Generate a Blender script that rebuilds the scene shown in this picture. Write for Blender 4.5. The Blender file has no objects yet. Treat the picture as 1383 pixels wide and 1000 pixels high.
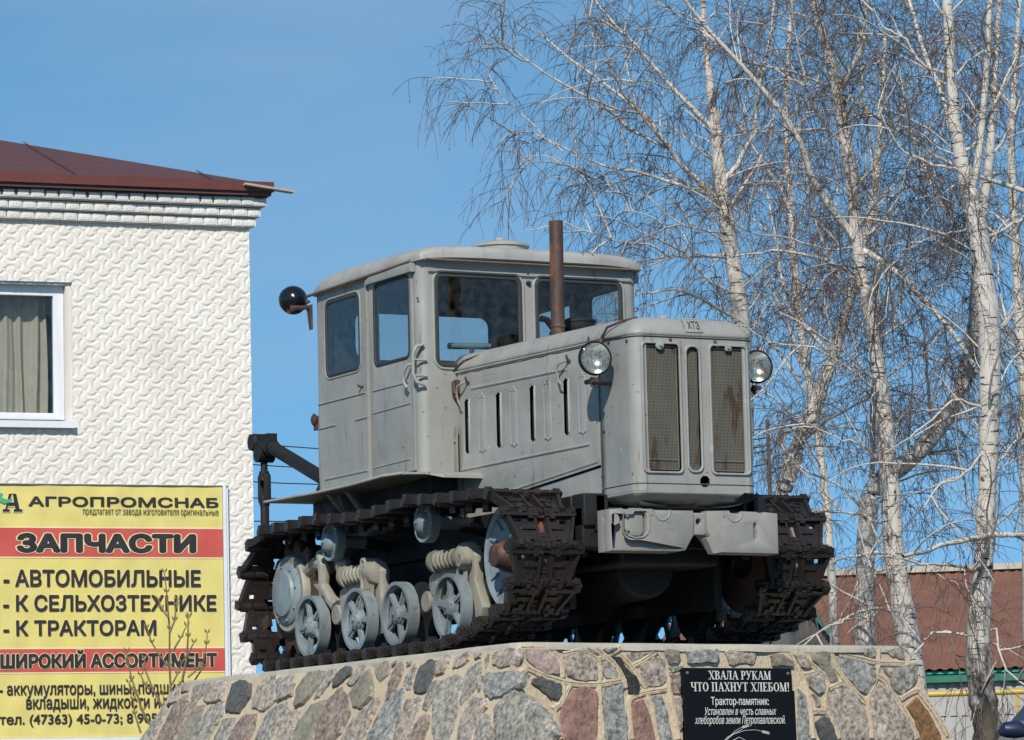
import bpy, bmesh, math, random
import numpy as np
from mathutils import Vector, Matrix
random.seed(7); RNG = np.random.default_rng(11)
SC = bpy.context.scene
COL = SC.collection
R = math.radians
HP = 2.56                                   # height of the pedestal top above the ground

# ------------------------------------------------------------------ camera
FPX = 5249.229
CAM = np.array([19.22944483, -9.61102814, -0.96034183 + HP])
_y, _p, _r = np.radians([152.32272656, 6.860878926, -1.36382087])
CF = np.array([np.cos(_y)*np.cos(_p), np.sin(_y)*np.cos(_p), np.sin(_p)])
_Rv = np.array([np.sin(_y), -np.cos(_y), 0]); _Uv = np.cross(_Rv, CF)
CR = _Rv*np.cos(_r) + _Uv*np.sin(_r); CU = -_Rv*np.sin(_r) + _Uv*np.cos(_r)
cd = bpy.data.cameras.new('camera'); cam = bpy.data.objects.new('camera', cd); COL.objects.link(cam)
cd.sensor_width = 36; cd.sensor_fit = 'HORIZONTAL'; cd.lens = FPX/1383*36
cd.clip_start = .5; cd.clip_end = 3000
cam.matrix_world = Matrix(((CR[0], CU[0], -CF[0], CAM[0]), (CR[1], CU[1], -CF[1], CAM[1]), (CR[2], CU[2], -CF[2], CAM[2]), (0, 0, 0, 1)))
SC.camera = cam
# ------------------------------------------------------------------ sky, sun, exposure
SUN_AZ, SUN_EL = R(-36), R(37)
w = bpy.data.worlds.new('World'); SC.world = w; w.use_nodes = True
nt = w.node_tree; nt.nodes.clear()
sky = nt.nodes.new('ShaderNodeTexSky'); sky.sky_type = 'NISHITA'; sky.sun_disc = False
sky.sun_elevation = SUN_EL; sky.sun_rotation = math.atan2(math.cos(SUN_AZ), math.sin(SUN_AZ))
sky.air_density = 1.0; sky.dust_density = 0; sky.ozone_density = 3.5; sky.altitude = 2500
_tc = nt.nodes.new('ShaderNodeTexCoord'); _ml = nt.nodes.new('ShaderNodeVectorMath'); _ml.operation = 'MULTIPLY_ADD'
_ml.inputs[1].default_value = (1, 1, .8); _ml.inputs[2].default_value = (0, 0, .235)
_nm = nt.nodes.new('ShaderNodeVectorMath'); _nm.operation = 'NORMALIZE'
nt.links.new(_tc.outputs['Generated'], _ml.inputs[0]); nt.links.new(_ml.outputs[0], _nm.inputs[0]); nt.links.new(_nm.outputs[0], sky.inputs[0])
_tint = nt.nodes.new('ShaderNodeMix'); _tint.data_type = 'RGBA'; _tint.blend_type = 'MULTIPLY'; _tint.inputs[0].default_value = 1
_tint.inputs[7].default_value = (.88, 1.16, 1.02, 1)
bg = nt.nodes.new('ShaderNodeBackground'); bg.inputs[1].default_value = .15
wo = nt.nodes.new('ShaderNodeOutputWorld')
nt.links.new(sky.outputs[0], _tint.inputs[6]); _cm = nt.nodes.new('ShaderNodeMapping'); _cm.inputs['Scale'].default_value = (1.6, 1.6, 7); _cm.inputs['Location'].default_value = (.35, .1, .4)
_cn = nt.nodes.new('ShaderNodeTexNoise'); _cn.inputs['Scale'].default_value = 2.2; _cn.inputs['Detail'].default_value = 7; _cn.inputs['Roughness'].default_value = .55
_cr = nt.nodes.new('ShaderNodeMapRange'); _cr.inputs[1].default_value = .54; _cr.inputs[2].default_value = .80; _cr.inputs[3].default_value = 0; _cr.inputs[4].default_value = .26
_cx = nt.nodes.new('ShaderNodeMix'); _cx.data_type = 'RGBA'; _cx.inputs[7].default_value = (3.2, 3.6, 4.2, 1)
nt.links.new(_tc.outputs['Generated'], _cm.inputs[0]); nt.links.new(_cm.outputs[0], _cn.inputs[0]); nt.links.new(_cn.outputs[0], _cr.inputs[0]); nt.links.new(_cr.outputs[0], _cx.inputs[0])
nt.links.new(_tint.outputs[2], _cx.inputs[6]); nt.links.new(_cx.outputs[2], bg.inputs[0]); nt.links.new(bg.outputs[0], wo.inputs[0])
sd = bpy.data.lights.new('sun', 'SUN'); sd.energy = 4.1; sd.angle = R(.53); sd.color = (1, .935, .83)
so = bpy.data.objects.new('sun', sd); COL.objects.link(so)
sdir = Vector((math.cos(SUN_AZ)*math.cos(SUN_EL), math.sin(SUN_AZ)*math.cos(SUN_EL), math.sin(SUN_EL)))
so.rotation_euler = sdir.to_track_quat('Z', 'Y').to_euler(); so.location = sdir*50
SC.view_settings.view_transform = 'Standard'; SC.view_settings.look = 'None'
SC.view_settings.exposure = .09; SC.view_settings.gamma = 1

# ------------------------------------------------------------------ picking points on real planes
def ray(px, py): return CF + CR*(px-691.5)/FPX - CU*(py-500)/FPX
def at(px, py, D): return CAM + ray(px, py)*D
def hit(px, py, P0, N):
    d = ray(px, py); P0 = np.asarray(P0, float); N = np.asarray(N, float)
    return CAM + d*((P0-CAM)@N/(d@N))

# ------------------------------------------------------------------ materials
def mat(name, col, rough=.6, metal=0, var=.12, scale=6, bump=0, bscale=60, stain=None, amount=.0, sscale=5, stretch=(1, 1, 1), coat=0, spec=.5, rand=0, world=False):
    m = bpy.data.materials.new(name); m.use_nodes = True
    n = m.node_tree.nodes; l = m.node_tree.links; b = n['Principled BSDF']
    b.inputs['Roughness'].default_value = rough; b.inputs['Metallic'].default_value = metal
    b.inputs['Coat Weight'].default_value = coat; b.inputs['Specular IOR Level'].default_value = spec
    tc = n.new('ShaderNodeTexCoord'); mp = n.new('ShaderNodeMapping'); mp.inputs['Scale'].default_value = stretch
    if world: ge = n.new('ShaderNodeNewGeometry'); l.new(ge.outputs['Position'], mp.inputs[0])
    else: l.new(tc.outputs['Object'], mp.inputs[0])
    nz = n.new('ShaderNodeTexNoise'); nz.inputs['Scale'].default_value = scale; nz.inputs['Detail'].default_value = 6; nz.inputs['Roughness'].default_value = .6
    l.new(mp.outputs[0], nz.inputs[0])
    mx = n.new('ShaderNodeMix'); mx.data_type = 'RGBA'
    c = Vector(col)
    mx.inputs[6].default_value = (*(c*(1-var*1.6)), 1); mx.inputs[7].default_value = (*[min(1, v) for v in c*(1+var*1.6)], 1)
    l.new(nz.outputs[0], mx.inputs[0]); out = mx.outputs[2]
    if rand:
        oi = n.new('ShaderNodeObjectInfo'); hs = n.new('ShaderNodeHueSaturation')
        mr = n.new('ShaderNodeMapRange'); mr.inputs[3].default_value = 1-rand; mr.inputs[4].default_value = 1+rand
        l.new(oi.outputs['Random'], mr.inputs[0]); l.new(mr.outputs[0], hs.inputs['Value']); l.new(out, hs.inputs['Color']); out = hs.outputs[0]
    if stain:
        n2 = n.new('ShaderNodeTexNoise'); n2.inputs['Scale'].default_value = sscale; n2.inputs['Detail'].default_value = 9; n2.inputs['Roughness'].default_value = .68
        l.new(mp.outputs[0], n2.inputs[0])
        rp = n.new('ShaderNodeValToRGB'); rp.color_ramp.elements[0].position = .70-amount; rp.color_ramp.elements[1].position = .76-amount
        l.new(n2.outputs[0], rp.inputs[0])
        m2 = n.new('ShaderNodeMix'); m2.data_type = 'RGBA'; m2.inputs[7].default_value = (*stain, 1)
        l.new(rp.outputs[0], m2.inputs[0]); l.new(out, m2.inputs[6]); out = m2.outputs[2]
    l.new(out, b.inputs['Base Color'])
    if bump:
        n3 = n.new('ShaderNodeTexNoise'); n3.inputs['Scale'].default_value = bscale; n3.inputs['Detail'].default_value = 4
        l.new(mp.outputs[0], n3.inputs[0])
        bp = n.new('ShaderNodeBump'); bp.inputs['Strength'].default_value = bump; bp.inputs['Distance'].default_value = .01
        l.new(n3.outputs[0], bp.inputs['Height']); l.new(bp.outputs[0], b.inputs['Normal'])
    return m
def weather(m, chip=(.5, .5, .48), chips=.0, rust=(.15, .065, .03), runs=.0, grime=(.14, .125, .10), dirt=.0, dent=.0, worn=None):
    """layers on top of a paint: faded patches, rust runs, grime film, chips and shallow dents; worn = bare colour on convex edges"""
    n = m.node_tree.nodes; l = m.node_tree.links; b = n['Principled BSDF']; out = b.inputs['Base Color'].links[0].from_socket
    ge = n.new('ShaderNodeNewGeometry')
    def layer(scale, stretch, lo, hi, col, fac, det=8, rough=.65):
        nonlocal out
        mp = n.new('ShaderNodeMapping'); mp.inputs['Scale'].default_value = stretch; l.new(ge.outputs['Position'], mp.inputs[0])
        nz = n.new('ShaderNodeTexNoise'); nz.inputs['Scale'].default_value = scale; nz.inputs['Detail'].default_value = det; nz.inputs['Roughness'].default_value = rough; l.new(mp.outputs[0], nz.inputs[0])
        mr = n.new('ShaderNodeMapRange'); mr.inputs[1].default_value = lo; mr.inputs[2].default_value = hi; mr.inputs[3].default_value = 0; mr.inputs[4].default_value = fac; l.new(nz.outputs[0], mr.inputs[0])
        mx = n.new('ShaderNodeMix'); mx.data_type = 'RGBA'; mx.inputs[7].default_value = (*col, 1); l.new(mr.outputs[0], mx.inputs[0]); l.new(out, mx.inputs[6]); out = mx.outputs[2]
    if dirt: layer(2.1, (1, 1, .6), .42, .75, grime, dirt); layer(11, (1, 1, .35), .50, .80, grime, dirt)
    if runs: layer(16, (1, 1, .12), .615, .70, rust, runs, 6); layer(30, (1, 1, 1), .66, .69, rust, min(1, runs*1.6), 5)
    if chips: layer(5, (1, 1, 1.3), .655, .67, chip, chips, 10, .72)
    if worn:
        rp = n.new('ShaderNodeMapRange'); rp.inputs[1].default_value = .53; rp.inputs[2].default_value = .62; rp.inputs[3].default_value = 0; rp.inputs[4].default_value = .75; l.new(ge.outputs['Pointiness'], rp.inputs[0])
        mx = n.new('ShaderNodeMix'); mx.data_type = 'RGBA'; mx.inputs[7].default_value = (*worn, 1); l.new(rp.outputs[0], mx.inputs[0]); l.new(out, mx.inputs[6]); out = mx.outputs[2]
    l.new(out, b.inputs['Base Color'])
    if dent:
        nz = n.new('ShaderNodeTexNoise'); nz.inputs['Scale'].default_value = 2.6; nz.inputs['Detail'].default_value = 2; l.new(ge.outputs['Position'], nz.inputs[0])
        bp = n.new('ShaderNodeBump'); bp.inputs['Strength'].default_value = dent; bp.inputs['Distance'].default_value = .05; l.new(nz.outputs[0], bp.inputs['Height'])
        if b.inputs['Normal'].links: l.new(b.inputs['Normal'].links[0].from_socket, bp.inputs['Normal'])
        l.new(bp.outputs[0], b.inputs['Normal'])
    nz = n.new('ShaderNodeTexNoise'); nz.inputs['Scale'].default_value = 5; nz.inputs['Detail'].default_value = 6; l.new(ge.outputs['Position'], nz.inputs[0])
    mr = n.new('ShaderNodeMapRange'); r0 = b.inputs['Roughness'].default_value; mr.inputs[1].default_value = .3; mr.inputs[2].default_value = .7; mr.inputs[3].default_value = max(.05, r0-.12); mr.inputs[4].default_value = min(1, r0+.25); l.new(nz.outputs[0], mr.inputs[0]); l.new(mr.outputs[0], b.inputs['Roughness'])
    return m
RUST = (.16, .07, .035)
paint = mat('grey_tractor_paint', (.316, .316, .292), .42, var=.05, scale=2.5, bump=.12, bscale=14, stain=RUST, amount=-.015, sscale=9)
roofp = mat('weathered_roof_paint', (.36, .355, .335), .5, var=.10, scale=5, bump=.15, bscale=18, stain=(.17, .12, .08), amount=.03, sscale=7)
castp = mat('cast_weight_paint', (.29, .285, .265), .5, var=.05, scale=4, bump=.12, bscale=70)
bluep = mat('blue_grey_wheel_paint', (.225, .278, .30), .45, var=.10, scale=9, stain=(.10, .09, .075), amount=.06, sscale=14)
beigep = mat('beige_grey_suspension_paint', (.31, .295, .245), .5, var=.10, scale=8, stain=(.16, .10, .06), amount=.05, sscale=12)
trackm = mat('dark_track_steel', (.014, .0115, .011), .34, metal=.35, var=.45, scale=9, bump=.5, bscale=35, stain=(.050, .030, .021), amount=.13, sscale=11, rand=.3)
blackm = mat('black_oily_paint_and_shade', (.007, .007, .007), .6, var=.3, scale=12, bump=.3, bscale=25)  # black paint; under the tractor it also carries the shade
darkm = mat('dark_interior_and_shade', (.018, .02, .026), .7, var=.3)  # near-black lining; also carries the shade of enclosed spaces
rubber = mat('rubber_seal', (.035, .035, .033), .7, var=.2)
rustm = mat('rusty_iron', (.085, .048, .038), .6, metal=.2, var=.4, scale=22, bump=.4, bscale=50, stain=(.20, .075, .04), amount=.14, sscale=9, stretch=(1, 1, .5))
gutterm = mat('rusty_gutter', (.14, .105, .075), .7, var=.4, scale=30)
grillem = mat('dusty_grille_wire', (.15, .14, .115), .55, metal=.2, var=.2, scale=12, stain=(.095, .058, .036), amount=.15, sscale=7, stretch=(1, 1, .35))
grilleb = mat('grille_backing', (.03, .028, .025), .8, var=.3, scale=12, stain=(.09, .045, .02), amount=.14, sscale=6, stretch=(1, 1, .6))
tealm = mat('teal_enamel_grip', (.14, .25, .27), .5, var=.15)
chrome = mat('reflector_chrome', (.80, .79, .75), .25, metal=1, var=.03)
lampblk = mat('black_lamp_shell_and_shade', (.008, .009, .013), .22, var=.1)
steelm = mat('bolt_steel', (.20, .18, .16), .5, metal=.4, var=.3, scale=40)
concm = mat('pale_concrete_slab', (.46, .425, .35), .9, var=.12, scale=6, bump=.5, bscale=30, stain=(.20, .19, .165), amount=.05, sscale=5)
mortm = mat('sandy_mortar', (.56, .455, .32), .95, var=.13, scale=9, bump=.7, bscale=45)
wallm = mat('white_cast_facade_tile', (.75, .71, .655), .85, world=True, var=.045, scale=1.6, bump=.25, bscale=60, rand=.02, stain=(.60, .53, .46), amount=-.06, sscale=3)
plainw = mat('white_render', (.70, .66, .61), .9, var=.06, bump=.2)
brickm = mat('white_cornice_brick', (.74, .72, .68), .85, var=.04, scale=8, bump=.4, bscale=90, rand=.04)
roofm = mat('brown_sheet_roof', (.115, .042, .034), .5, var=.12, scale=3, stain=(.07, .045, .038), amount=.04)
fasciam = mat('brown_fascia', (.13, .036, .028), .45, var=.15, scale=5)
pvc = mat('white_plastic_frame', (.74, .76, .80), .35, var=.02)
curtm = mat('faded_curtain', (.42, .39, .315), .95, var=.14, scale=7, stain=(.28, .19, .15), amount=.07, sscale=4)
yelm = mat('yellow_banner_vinyl', (.72, .61, .18), .5, var=.03, scale=2.2, bump=.9, bscale=2.4, stretch=(1, 1.6, .7))
redm = mat('red_print', (.56, .075, .065), .55, var=.06, scale=3)
inkm = mat('dark_print', (.022, .018, .02), .6, var=.1)
outm = mat('pale_yellow_print', (.78, .68, .38), .6, var=.02)
greenm = mat('green_print', (.05, .38, .20), .6, var=.05)
granm = mat('polished_black_granite', (.006, .006, .007), .38, var=.1, spec=.22)
engm = mat('pale_engraving', (.62, .62, .57), .7, var=.1)
brownroof = mat('brown_profiled_roof', (.225, .10, .062), .6, var=.2, scale=1.2, stain=(.12, .062, .042), amount=.12, sscale=1.5)
fgreen = mat('green_fascia', (.02, .16, .11), .5, var=.15)
yelpipe = mat('yellow_gas_pipe', (.55, .40, .10), .5, var=.12)
shedw = mat('pale_shed_wall', (.42, .42, .40), .8, var=.06, scale=2)
slate = mat('grey_slate', (.10, .10, .10), .85, var=.2)
wirem = mat('wire_black', (.03, .03, .035), .6)
polem = mat('old_pole_wood', (.10, .08, .06), .9, var=.3)
twigm = mat('birch_twig_bark', (.115, .080, .068), .65, var=.25, scale=3)
shrubm = mat('shrub_bark', (.20, .14, .08), .8, var=.2)
budm = mat('shrub_bud', (.22, .17, .05), .7, var=.2)
catm = mat('catkins', (.17, .11, .05), .8, var=.3)
navy = mat('navy_van_paint', (.012, .018, .055), .45, var=.05)
groundm = mat('dry_spring_grass', (.10, .095, .05), .95, var=.3, scale=.6, bump=.6, bscale=12, stain=(.16, .13, .09), amount=.1, sscale=.4)
asph = mat('asphalt', (.05, .05, .05), .9, var=.15, scale=5, bump=.4, bscale=60)

weather(paint, chip=(.47, .48, .46), chips=.6, runs=.7, grime=(.155, .148, .13), dirt=.34, dent=.6)
weather(roofp, chips=.3, runs=.5, dirt=.45, dent=.3); weather(castp, chips=.3, runs=.35, dirt=.35, dent=.3)
weather(bluep, chip=(.36, .40, .41), chips=.5, runs=.5, grime=(.075, .062, .045), dirt=.75); weather(beigep, chip=(.42, .40, .34), chips=.4, runs=.7, grime=(.09, .07, .045), dirt=.75)
weather(trackm, rust=(.085, .042, .022), runs=.8, grime=(.050, .036, .027), dirt=.8, worn=(.034, .028, .026)); weather(blackm, grime=(.03, .026, .02), dirt=.25)
weather(wallm, grime=(.50, .43, .36), dirt=.26); weather(brickm, grime=(.48, .43, .37), dirt=.35); weather(plainw, grime=(.42, .38, .33), dirt=.4)
weather(yelm, grime=(.50, .43, .22), dirt=.35); weather(redm, grime=(.42, .16, .12), dirt=.3); weather(pvc, grime=(.50, .50, .48), dirt=.3); weather(roofm, grime=(.06, .04, .035), dirt=.5)
weather(mortm, grime=(.36, .30, .22), dirt=.5); weather(concm, grime=(.25, .24, .20), dirt=.5); weather(brownroof, grime=(.13, .065, .045), dirt=.6); weather(shedw, grime=(.30, .29, .26), dirt=.4)
def glassmat(name, tint=(.90, .91, .90), frac=.06):
    m = bpy.data.materials.new(name); m.use_nodes = True; n = m.node_tree.nodes; l = m.node_tree.links
    for x in list(n):
        if x.type != 'OUTPUT_MATERIAL': n.remove(x)
    o = [x for x in n if x.type == 'OUTPUT_MATERIAL'][0]
    t = n.new('ShaderNodeBsdfTransparent'); t.inputs[0].default_value = (*tint, 1)
    g = n.new('ShaderNodeBsdfGlossy'); g.inputs['Roughness'].default_value = .03
    d = n.new('ShaderNodeBsdfDiffuse'); d.inputs[0].default_value = (.5, .48, .42, 1)
    lw = n.new('ShaderNodeLayerWeight'); pw = n.new('ShaderNodeMath'); pw.operation = 'POWER'; pw.inputs[1].default_value = 4; l.new(lw.outputs['Facing'], pw.inputs[0]); fr = n.new('ShaderNodeMath'); fr.operation = 'MULTIPLY_ADD'; fr.inputs[1].default_value = .8; fr.inputs[2].default_value = .03; l.new(pw.outputs[0], fr.inputs[0])
    nz = n.new('ShaderNodeTexNoise'); nz.inputs['Scale'].default_value = 9; nz.inputs['Detail'].default_value = 6
    mr = n.new('ShaderNodeMapRange'); mr.inputs[1].default_value = .4; mr.inputs[2].default_value = .8; mr.inputs[3].default_value = 0; mr.inputs[4].default_value = frac
    l.new(nz.outputs[0], mr.inputs[0])
    a = n.new('ShaderNodeMixShader'); b = n.new('ShaderNodeMixShader')
    l.new(fr.outputs[0], a.inputs[0]); l.new(t.outputs[0], a.inputs[1]); l.new(g.outputs[0], a.inputs[2])
    l.new(mr.outputs[0], b.inputs[0]); l.new(a.outputs[0], b.inputs[1]); l.new(d.outputs[0], b.inputs[2]); l.new(b.outputs[0], o.inputs[0])
    return m
glass = glassmat('dusty_window_glass', frac=.05)
clear = glassmat('lamp_lens_glass', (.95, .95, .93), .45)  # milky pale film in the lens stands in for sun glare

def birchmat(name, base, dark, amt, zs, sc):
    m = mat(name, base, .7, var=.1, scale=6, bump=.4, bscale=30, stain=dark, amount=amt, sscale=sc, stretch=(1, 1, zs))
    n = m.node_tree.nodes; l = m.node_tree.links; b = n['Principled BSDF']
    prev = b.inputs['Base Color'].links[0].from_socket
    tc = n.new('ShaderNodeTexCoord'); mp = n.new('ShaderNodeMapping'); mp.inputs['Scale'].default_value = (3, 3, 22)
    nz = n.new('ShaderNodeTexNoise'); nz.inputs['Scale'].default_value = 2.2; nz.inputs['Detail'].default_value = 2
    rp = n.new('ShaderNodeValToRGB'); rp.color_ramp.elements[0].position = .62; rp.color_ramp.elements[1].position = .66
    mx = n.new('ShaderNodeMix'); mx.data_type = 'RGBA'; mx.inputs[7].default_value = (*dark, 1)
    l.new(tc.outputs['Object'], mp.inputs[0]); l.new(mp.outputs[0], nz.inputs[0]); l.new(nz.outputs[0], rp.inputs[0])
    l.new(rp.outputs[0], mx.inputs[0]); l.new(prev, mx.inputs[6]); l.new(mx.outputs[2], b.inputs['Base Color'])
    return m
birch = birchmat('birch_bark', (.58, .535, .48), (.05, .04, .035), .115, .55, 7)
footbark0 = birchmat('rough_birch_foot_bark', (.22, .19, .15), (.045, .035, .03), .20, .5, 9)
birch2 = birchmat('birch_limb_bark', (.62, .57, .50), (.10, .08, .065), .07, 1, 6)
def footmix(m, z0, z1):
    n = m.node_tree.nodes; l = m.node_tree.links; b = n['Principled BSDF']; out = b.inputs['Base Color'].links[0].from_socket
    ge = n.new('ShaderNodeNewGeometry'); sx = n.new('ShaderNodeSeparateXYZ'); l.new(ge.outputs['Position'], sx.inputs[0])
    mp = n.new('ShaderNodeMapping'); mp.inputs['Scale'].default_value = (1, 1, .45); l.new(ge.outputs['Position'], mp.inputs[0])
    nz = n.new('ShaderNodeTexNoise'); nz.inputs['Scale'].default_value = 9; nz.inputs['Detail'].default_value = 7; nz.inputs['Roughness'].default_value = .65; l.new(mp.outputs[0], nz.inputs[0])
    ma = n.new('ShaderNodeMath'); ma.operation = 'MULTIPLY_ADD'; ma.inputs[1].default_value = -5.0; l.new(nz.outputs[0], ma.inputs[0]); l.new(sx.outputs[2], ma.inputs[2])
    mr = n.new('ShaderNodeMapRange'); mr.inputs[1].default_value = z0-2.5; mr.inputs[2].default_value = z1-2.5; mr.inputs[3].default_value = 1; mr.inputs[4].default_value = 0; l.new(ma.outputs[0], mr.inputs[0])
    mx = n.new('ShaderNodeMix'); mx.data_type = 'RGBA'; mx.inputs[7].default_value = (.085, .068, .05, 1); l.new(mr.outputs[0], mx.inputs[0]); l.new(out, mx.inputs[6]); l.new(mx.outputs[2], b.inputs['Base Color'])
    return m
footbark = footmix(birchmat('birch_bark_with_rough_foot', (.58, .535, .48), (.05, .04, .035), .115, .55, 7), 2.6, 3.6)
branchm = mat('birch_branch_bark', (.54, .485, .43), .65, var=.35, scale=1.5)
darkbark = mat('dark_branch_bark', (.11, .085, .065), .8, var=.3, scale=4)

def stonemat(name, c, spk=.62):
    m = bpy.data.materials.new(name); m.use_nodes = True
    n = m.node_tree.nodes; l = m.node_tree.links; b = n['Principled BSDF']; b.inputs['Roughness'].default_value = .75
    tc = n.new('ShaderNodeTexCoord')
    a = n.new('ShaderNodeTexNoise'); a.inputs['Scale'].default_value = 34; a.inputs['Detail'].default_value = 6; a.inputs['Roughness'].default_value = .7
    c2 = n.new('ShaderNodeTexNoise'); c2.inputs['Scale'].default_value = 7; c2.inputs['Detail'].default_value = 5
    for t in (a, c2): l.new(tc.outputs['Object'], t.inputs[0])
    rp = n.new('ShaderNodeValToRGB'); e = rp.color_ramp.elements
    e[0].position = .36; e[0].color = (*[v*(1-spk) for v in c], 1); e[1].position = .62; e[1].color = (*[min(1, v*(1+spk*1.1)) for v in c], 1)
    l.new(a.outputs[0], rp.inputs[0])
    mx = n.new('ShaderNodeMix'); mx.data_type = 'RGBA'; mx.blend_type = 'MULTIPLY'; mx.inputs[0].default_value = 1
    r2 = n.new('ShaderNodeValToRGB'); r2.color_ramp.elements[0].position = .3; r2.color_ramp.elements[0].color = (.72, .70, .67, 1); r2.color_ramp.elements[1].position = .7; r2.color_ramp.elements[1].color = (1.08, 1.05, 1.0, 1)
    l.new(c2.outputs[0], r2.inputs[0]); l.new(rp.outputs[0], mx.inputs[6]); l.new(r2.outputs[0], mx.inputs[7]); l.new(mx.outputs[2], b.inputs['Base Color'])
    bp = n.new('ShaderNodeBump'); bp.inputs['Strength'].default_value = .8; bp.inputs['Distance'].default_value = .012
    l.new(a.outputs[0], bp.inputs['Height']); l.new(bp.outputs[0], b.inputs['Normal'])
    return m
STONE = {'g': stonemat('grey_granite', (.31, .295, .262)), 'p': stonemat('pinkish_grey_granite', (.365, .315, .272)), 'd': stonemat('dark_basalt', (.10, .105, .105), .4),
         'b': stonemat('brown_gneiss', (.27, .215, .18)), 'o': stonemat('olive_grey_fieldstone', (.27, .25, .20), .3), 'r': stonemat('reddish_quartzite', (.31, .185, .155), .35),
         'w': stonemat('blue_grey_granite', (.275, .282, .272)), 'k': stonemat('black_stone', (.035, .037, .037), .3), 'n': stonemat('rust_brown_stone', (.22, .115, .05), .45),
         'i': stonemat('pink_granite', (.42, .33, .30), .3)}

# ------------------------------------------------------------------ mesh helpers
class MB:
    def __init__(s): s.v = []; s.f = []
    def add(s, V, F):
        o = len(s.v); s.v += [tuple(map(float, p)) for p in V]; s.f += [tuple(i+o for i in f) for f in F]; return s
    def box(s, lo, hi, M=None):
        (a, b, c), (d, e, f) = lo, hi
        V = [(a, b, c), (d, b, c), (d, e, c), (a, e, c), (a, b, f), (d, b, f), (d, e, f), (a, e, f)]
        if M: V = [M @ Vector(p) for p in V]
        return s.add(V, [(0, 3, 2, 1), (4, 5, 6, 7), (0, 1, 5, 4), (1, 2, 6, 5), (2, 3, 7, 6), (3, 0, 4, 7)])
    def bar(s, p, q, wd, hg, up=(0, 0, 1)):
        p = Vector(p); q = Vector(q); t = (q-p).normalized(); sd = t.cross(Vector(up))
        if sd.length < 1e-4: sd = t.cross(Vector((1, 0, 0)))
        sd.normalize(); u = sd.cross(t); V = []
        for o in (p, q):
            for a, b in ((-1, -1), (1, -1), (1, 1), (-1, 1)): V.append(o+sd*a*wd/2+u*b*hg/2)
        return s.add(V, [(0, 1, 2, 3), (7, 6, 5, 4), (0, 4, 5, 1), (1, 5, 6, 2), (2, 6, 7, 3), (3, 7, 4, 0)])
    def tube(s, pts, r, n=10, caps=True):
        pts = [Vector(p) for p in pts]; m = len(pts); rr = r if isinstance(r, (list, tuple)) else [r]*m
        V = []; u = None
        for i, p in enumerate(pts):
            t = (pts[min(i+1, m-1)]-pts[max(i-1, 0)]).normalized()
            if u is None:
                u = t.cross(Vector((0, 0, 1)))
                if u.length < .05: u = t.cross(Vector((1, 0, 0)))
            u = (u-t*u.dot(t)).normalized(); w_ = t.cross(u)
            for k in range(n):
                a = 2*math.pi*k/n; V.append(p+(u*math.cos(a)+w_*math.sin(a))*rr[i])
        F = [(i*n+k, i*n+(k+1) % n, (i+1)*n+(k+1) % n, (i+1)*n+k) for i in range(m-1) for k in range(n)]
        if caps: F += [tuple(range(n))[::-1], tuple((m-1)*n+k for k in range(n))]
        return s.add(V, F)
    def lathe(s, prof, o, ax, n=32, close=False):
        o = Vector(o); ax = Vector(ax).normalized(); u = ax.orthogonal().normalized(); w_ = ax.cross(u); V = []; F = []
        for r, h in prof:
            for k in range(n):
                a = 2*math.pi*k/n; V.append(o+ax*h+(u*math.cos(a)+w_*math.sin(a))*max(r, 1e-5))
        m = len(prof)
        for i in range(m if close else m-1):
            j = (i+1) % m
            for k in range(n): F.append((i*n+k, i*n+(k+1) % n, j*n+(k+1) % n, j*n+k))
        return s.add(V, F)
    def panel(s, outer, holes, th, M, bevel=0):
        V, F = curve_panel(outer, holes, th, bevel)
        return s.add([M @ Vector(p) for p in V], F)
    def prism(s, poly, th, M, z0=0):
        n = len(poly); V = [M @ Vector((a, b, z0)) for a, b in poly]+[M @ Vector((a, b, z0+th)) for a, b in poly]
        return s.add(V, [tuple(range(n))[::-1], tuple(range(n, 2*n))]+[(i, (i+1) % n, n+(i+1) % n, n+i) for i in range(n)])
    def mirrored(s):
        m = MB(); m.v = [(x, -y, z) for x, y, z in s.v]; m.f = [f[::-1] for f in s.f]; return m

def curve_panel(outer, holes, th, bevel=0):
    cu = bpy.data.curves.new('t', 'CURVE'); cu.dimensions = '2D'; cu.fill_mode = 'BOTH'
    for pl in [outer]+list(holes):
        sp = cu.splines.new('POLY'); sp.points.add(len(pl)-1); sp.use_cyclic_u = True
        for i, (a, b) in enumerate(pl): sp.points[i].co = (a, b, 0, 1)
    cu.extrude = max(th/2-bevel, 0); cu.bevel_depth = bevel; cu.bevel_resolution = 1 if bevel else 0
    if bevel: cu.offset = -bevel
    ob = bpy.data.objects.new('t', cu); COL.objects.link(ob)
    bpy.context.view_layer.update()
    me = bpy.data.meshes.new_from_object(ob.evaluated_get(bpy.context.evaluated_depsgraph_get()))
    V = [tuple(v.co) for v in me.vertices]; F = [tuple(p.vertices) for p in me.polygons]
    bpy.data.objects.remove(ob); bpy.data.curves.remove(cu); bpy.data.meshes.remove(me)
    return V, F

def rrect(u0, v0, u1, v1, r, n=5):
    P = []
    for cx, cy, a0 in ((u1-r, v0+r, -90), (u1-r, v1-r, 0), (u0+r, v1-r, 90), (u0+r, v0+r, 180)):
        for k in range(n+1):
            a = R(a0+90*k/n); P.append((cx+r*math.cos(a), cy+r*math.sin(a)))
    return P
def ngon(cx, cy, r, n, a0=0): return [(cx+r*math.cos(2*math.pi*k/n+a0), cy+r*math.sin(2*math.pi*k/n+a0)) for k in range(n)]
def frame(o, u, v):
    u = Vector(u).normalized(); v = Vector(v).normalized(); w_ = u.cross(v).normalized(); o = Vector(o)
    return Matrix(((u.x, v.x, w_.x, o.x), (u.y, v.y, w_.y, o.y), (u.z, v.z, w_.z, o.z), (0, 0, 0, 1)))

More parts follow.
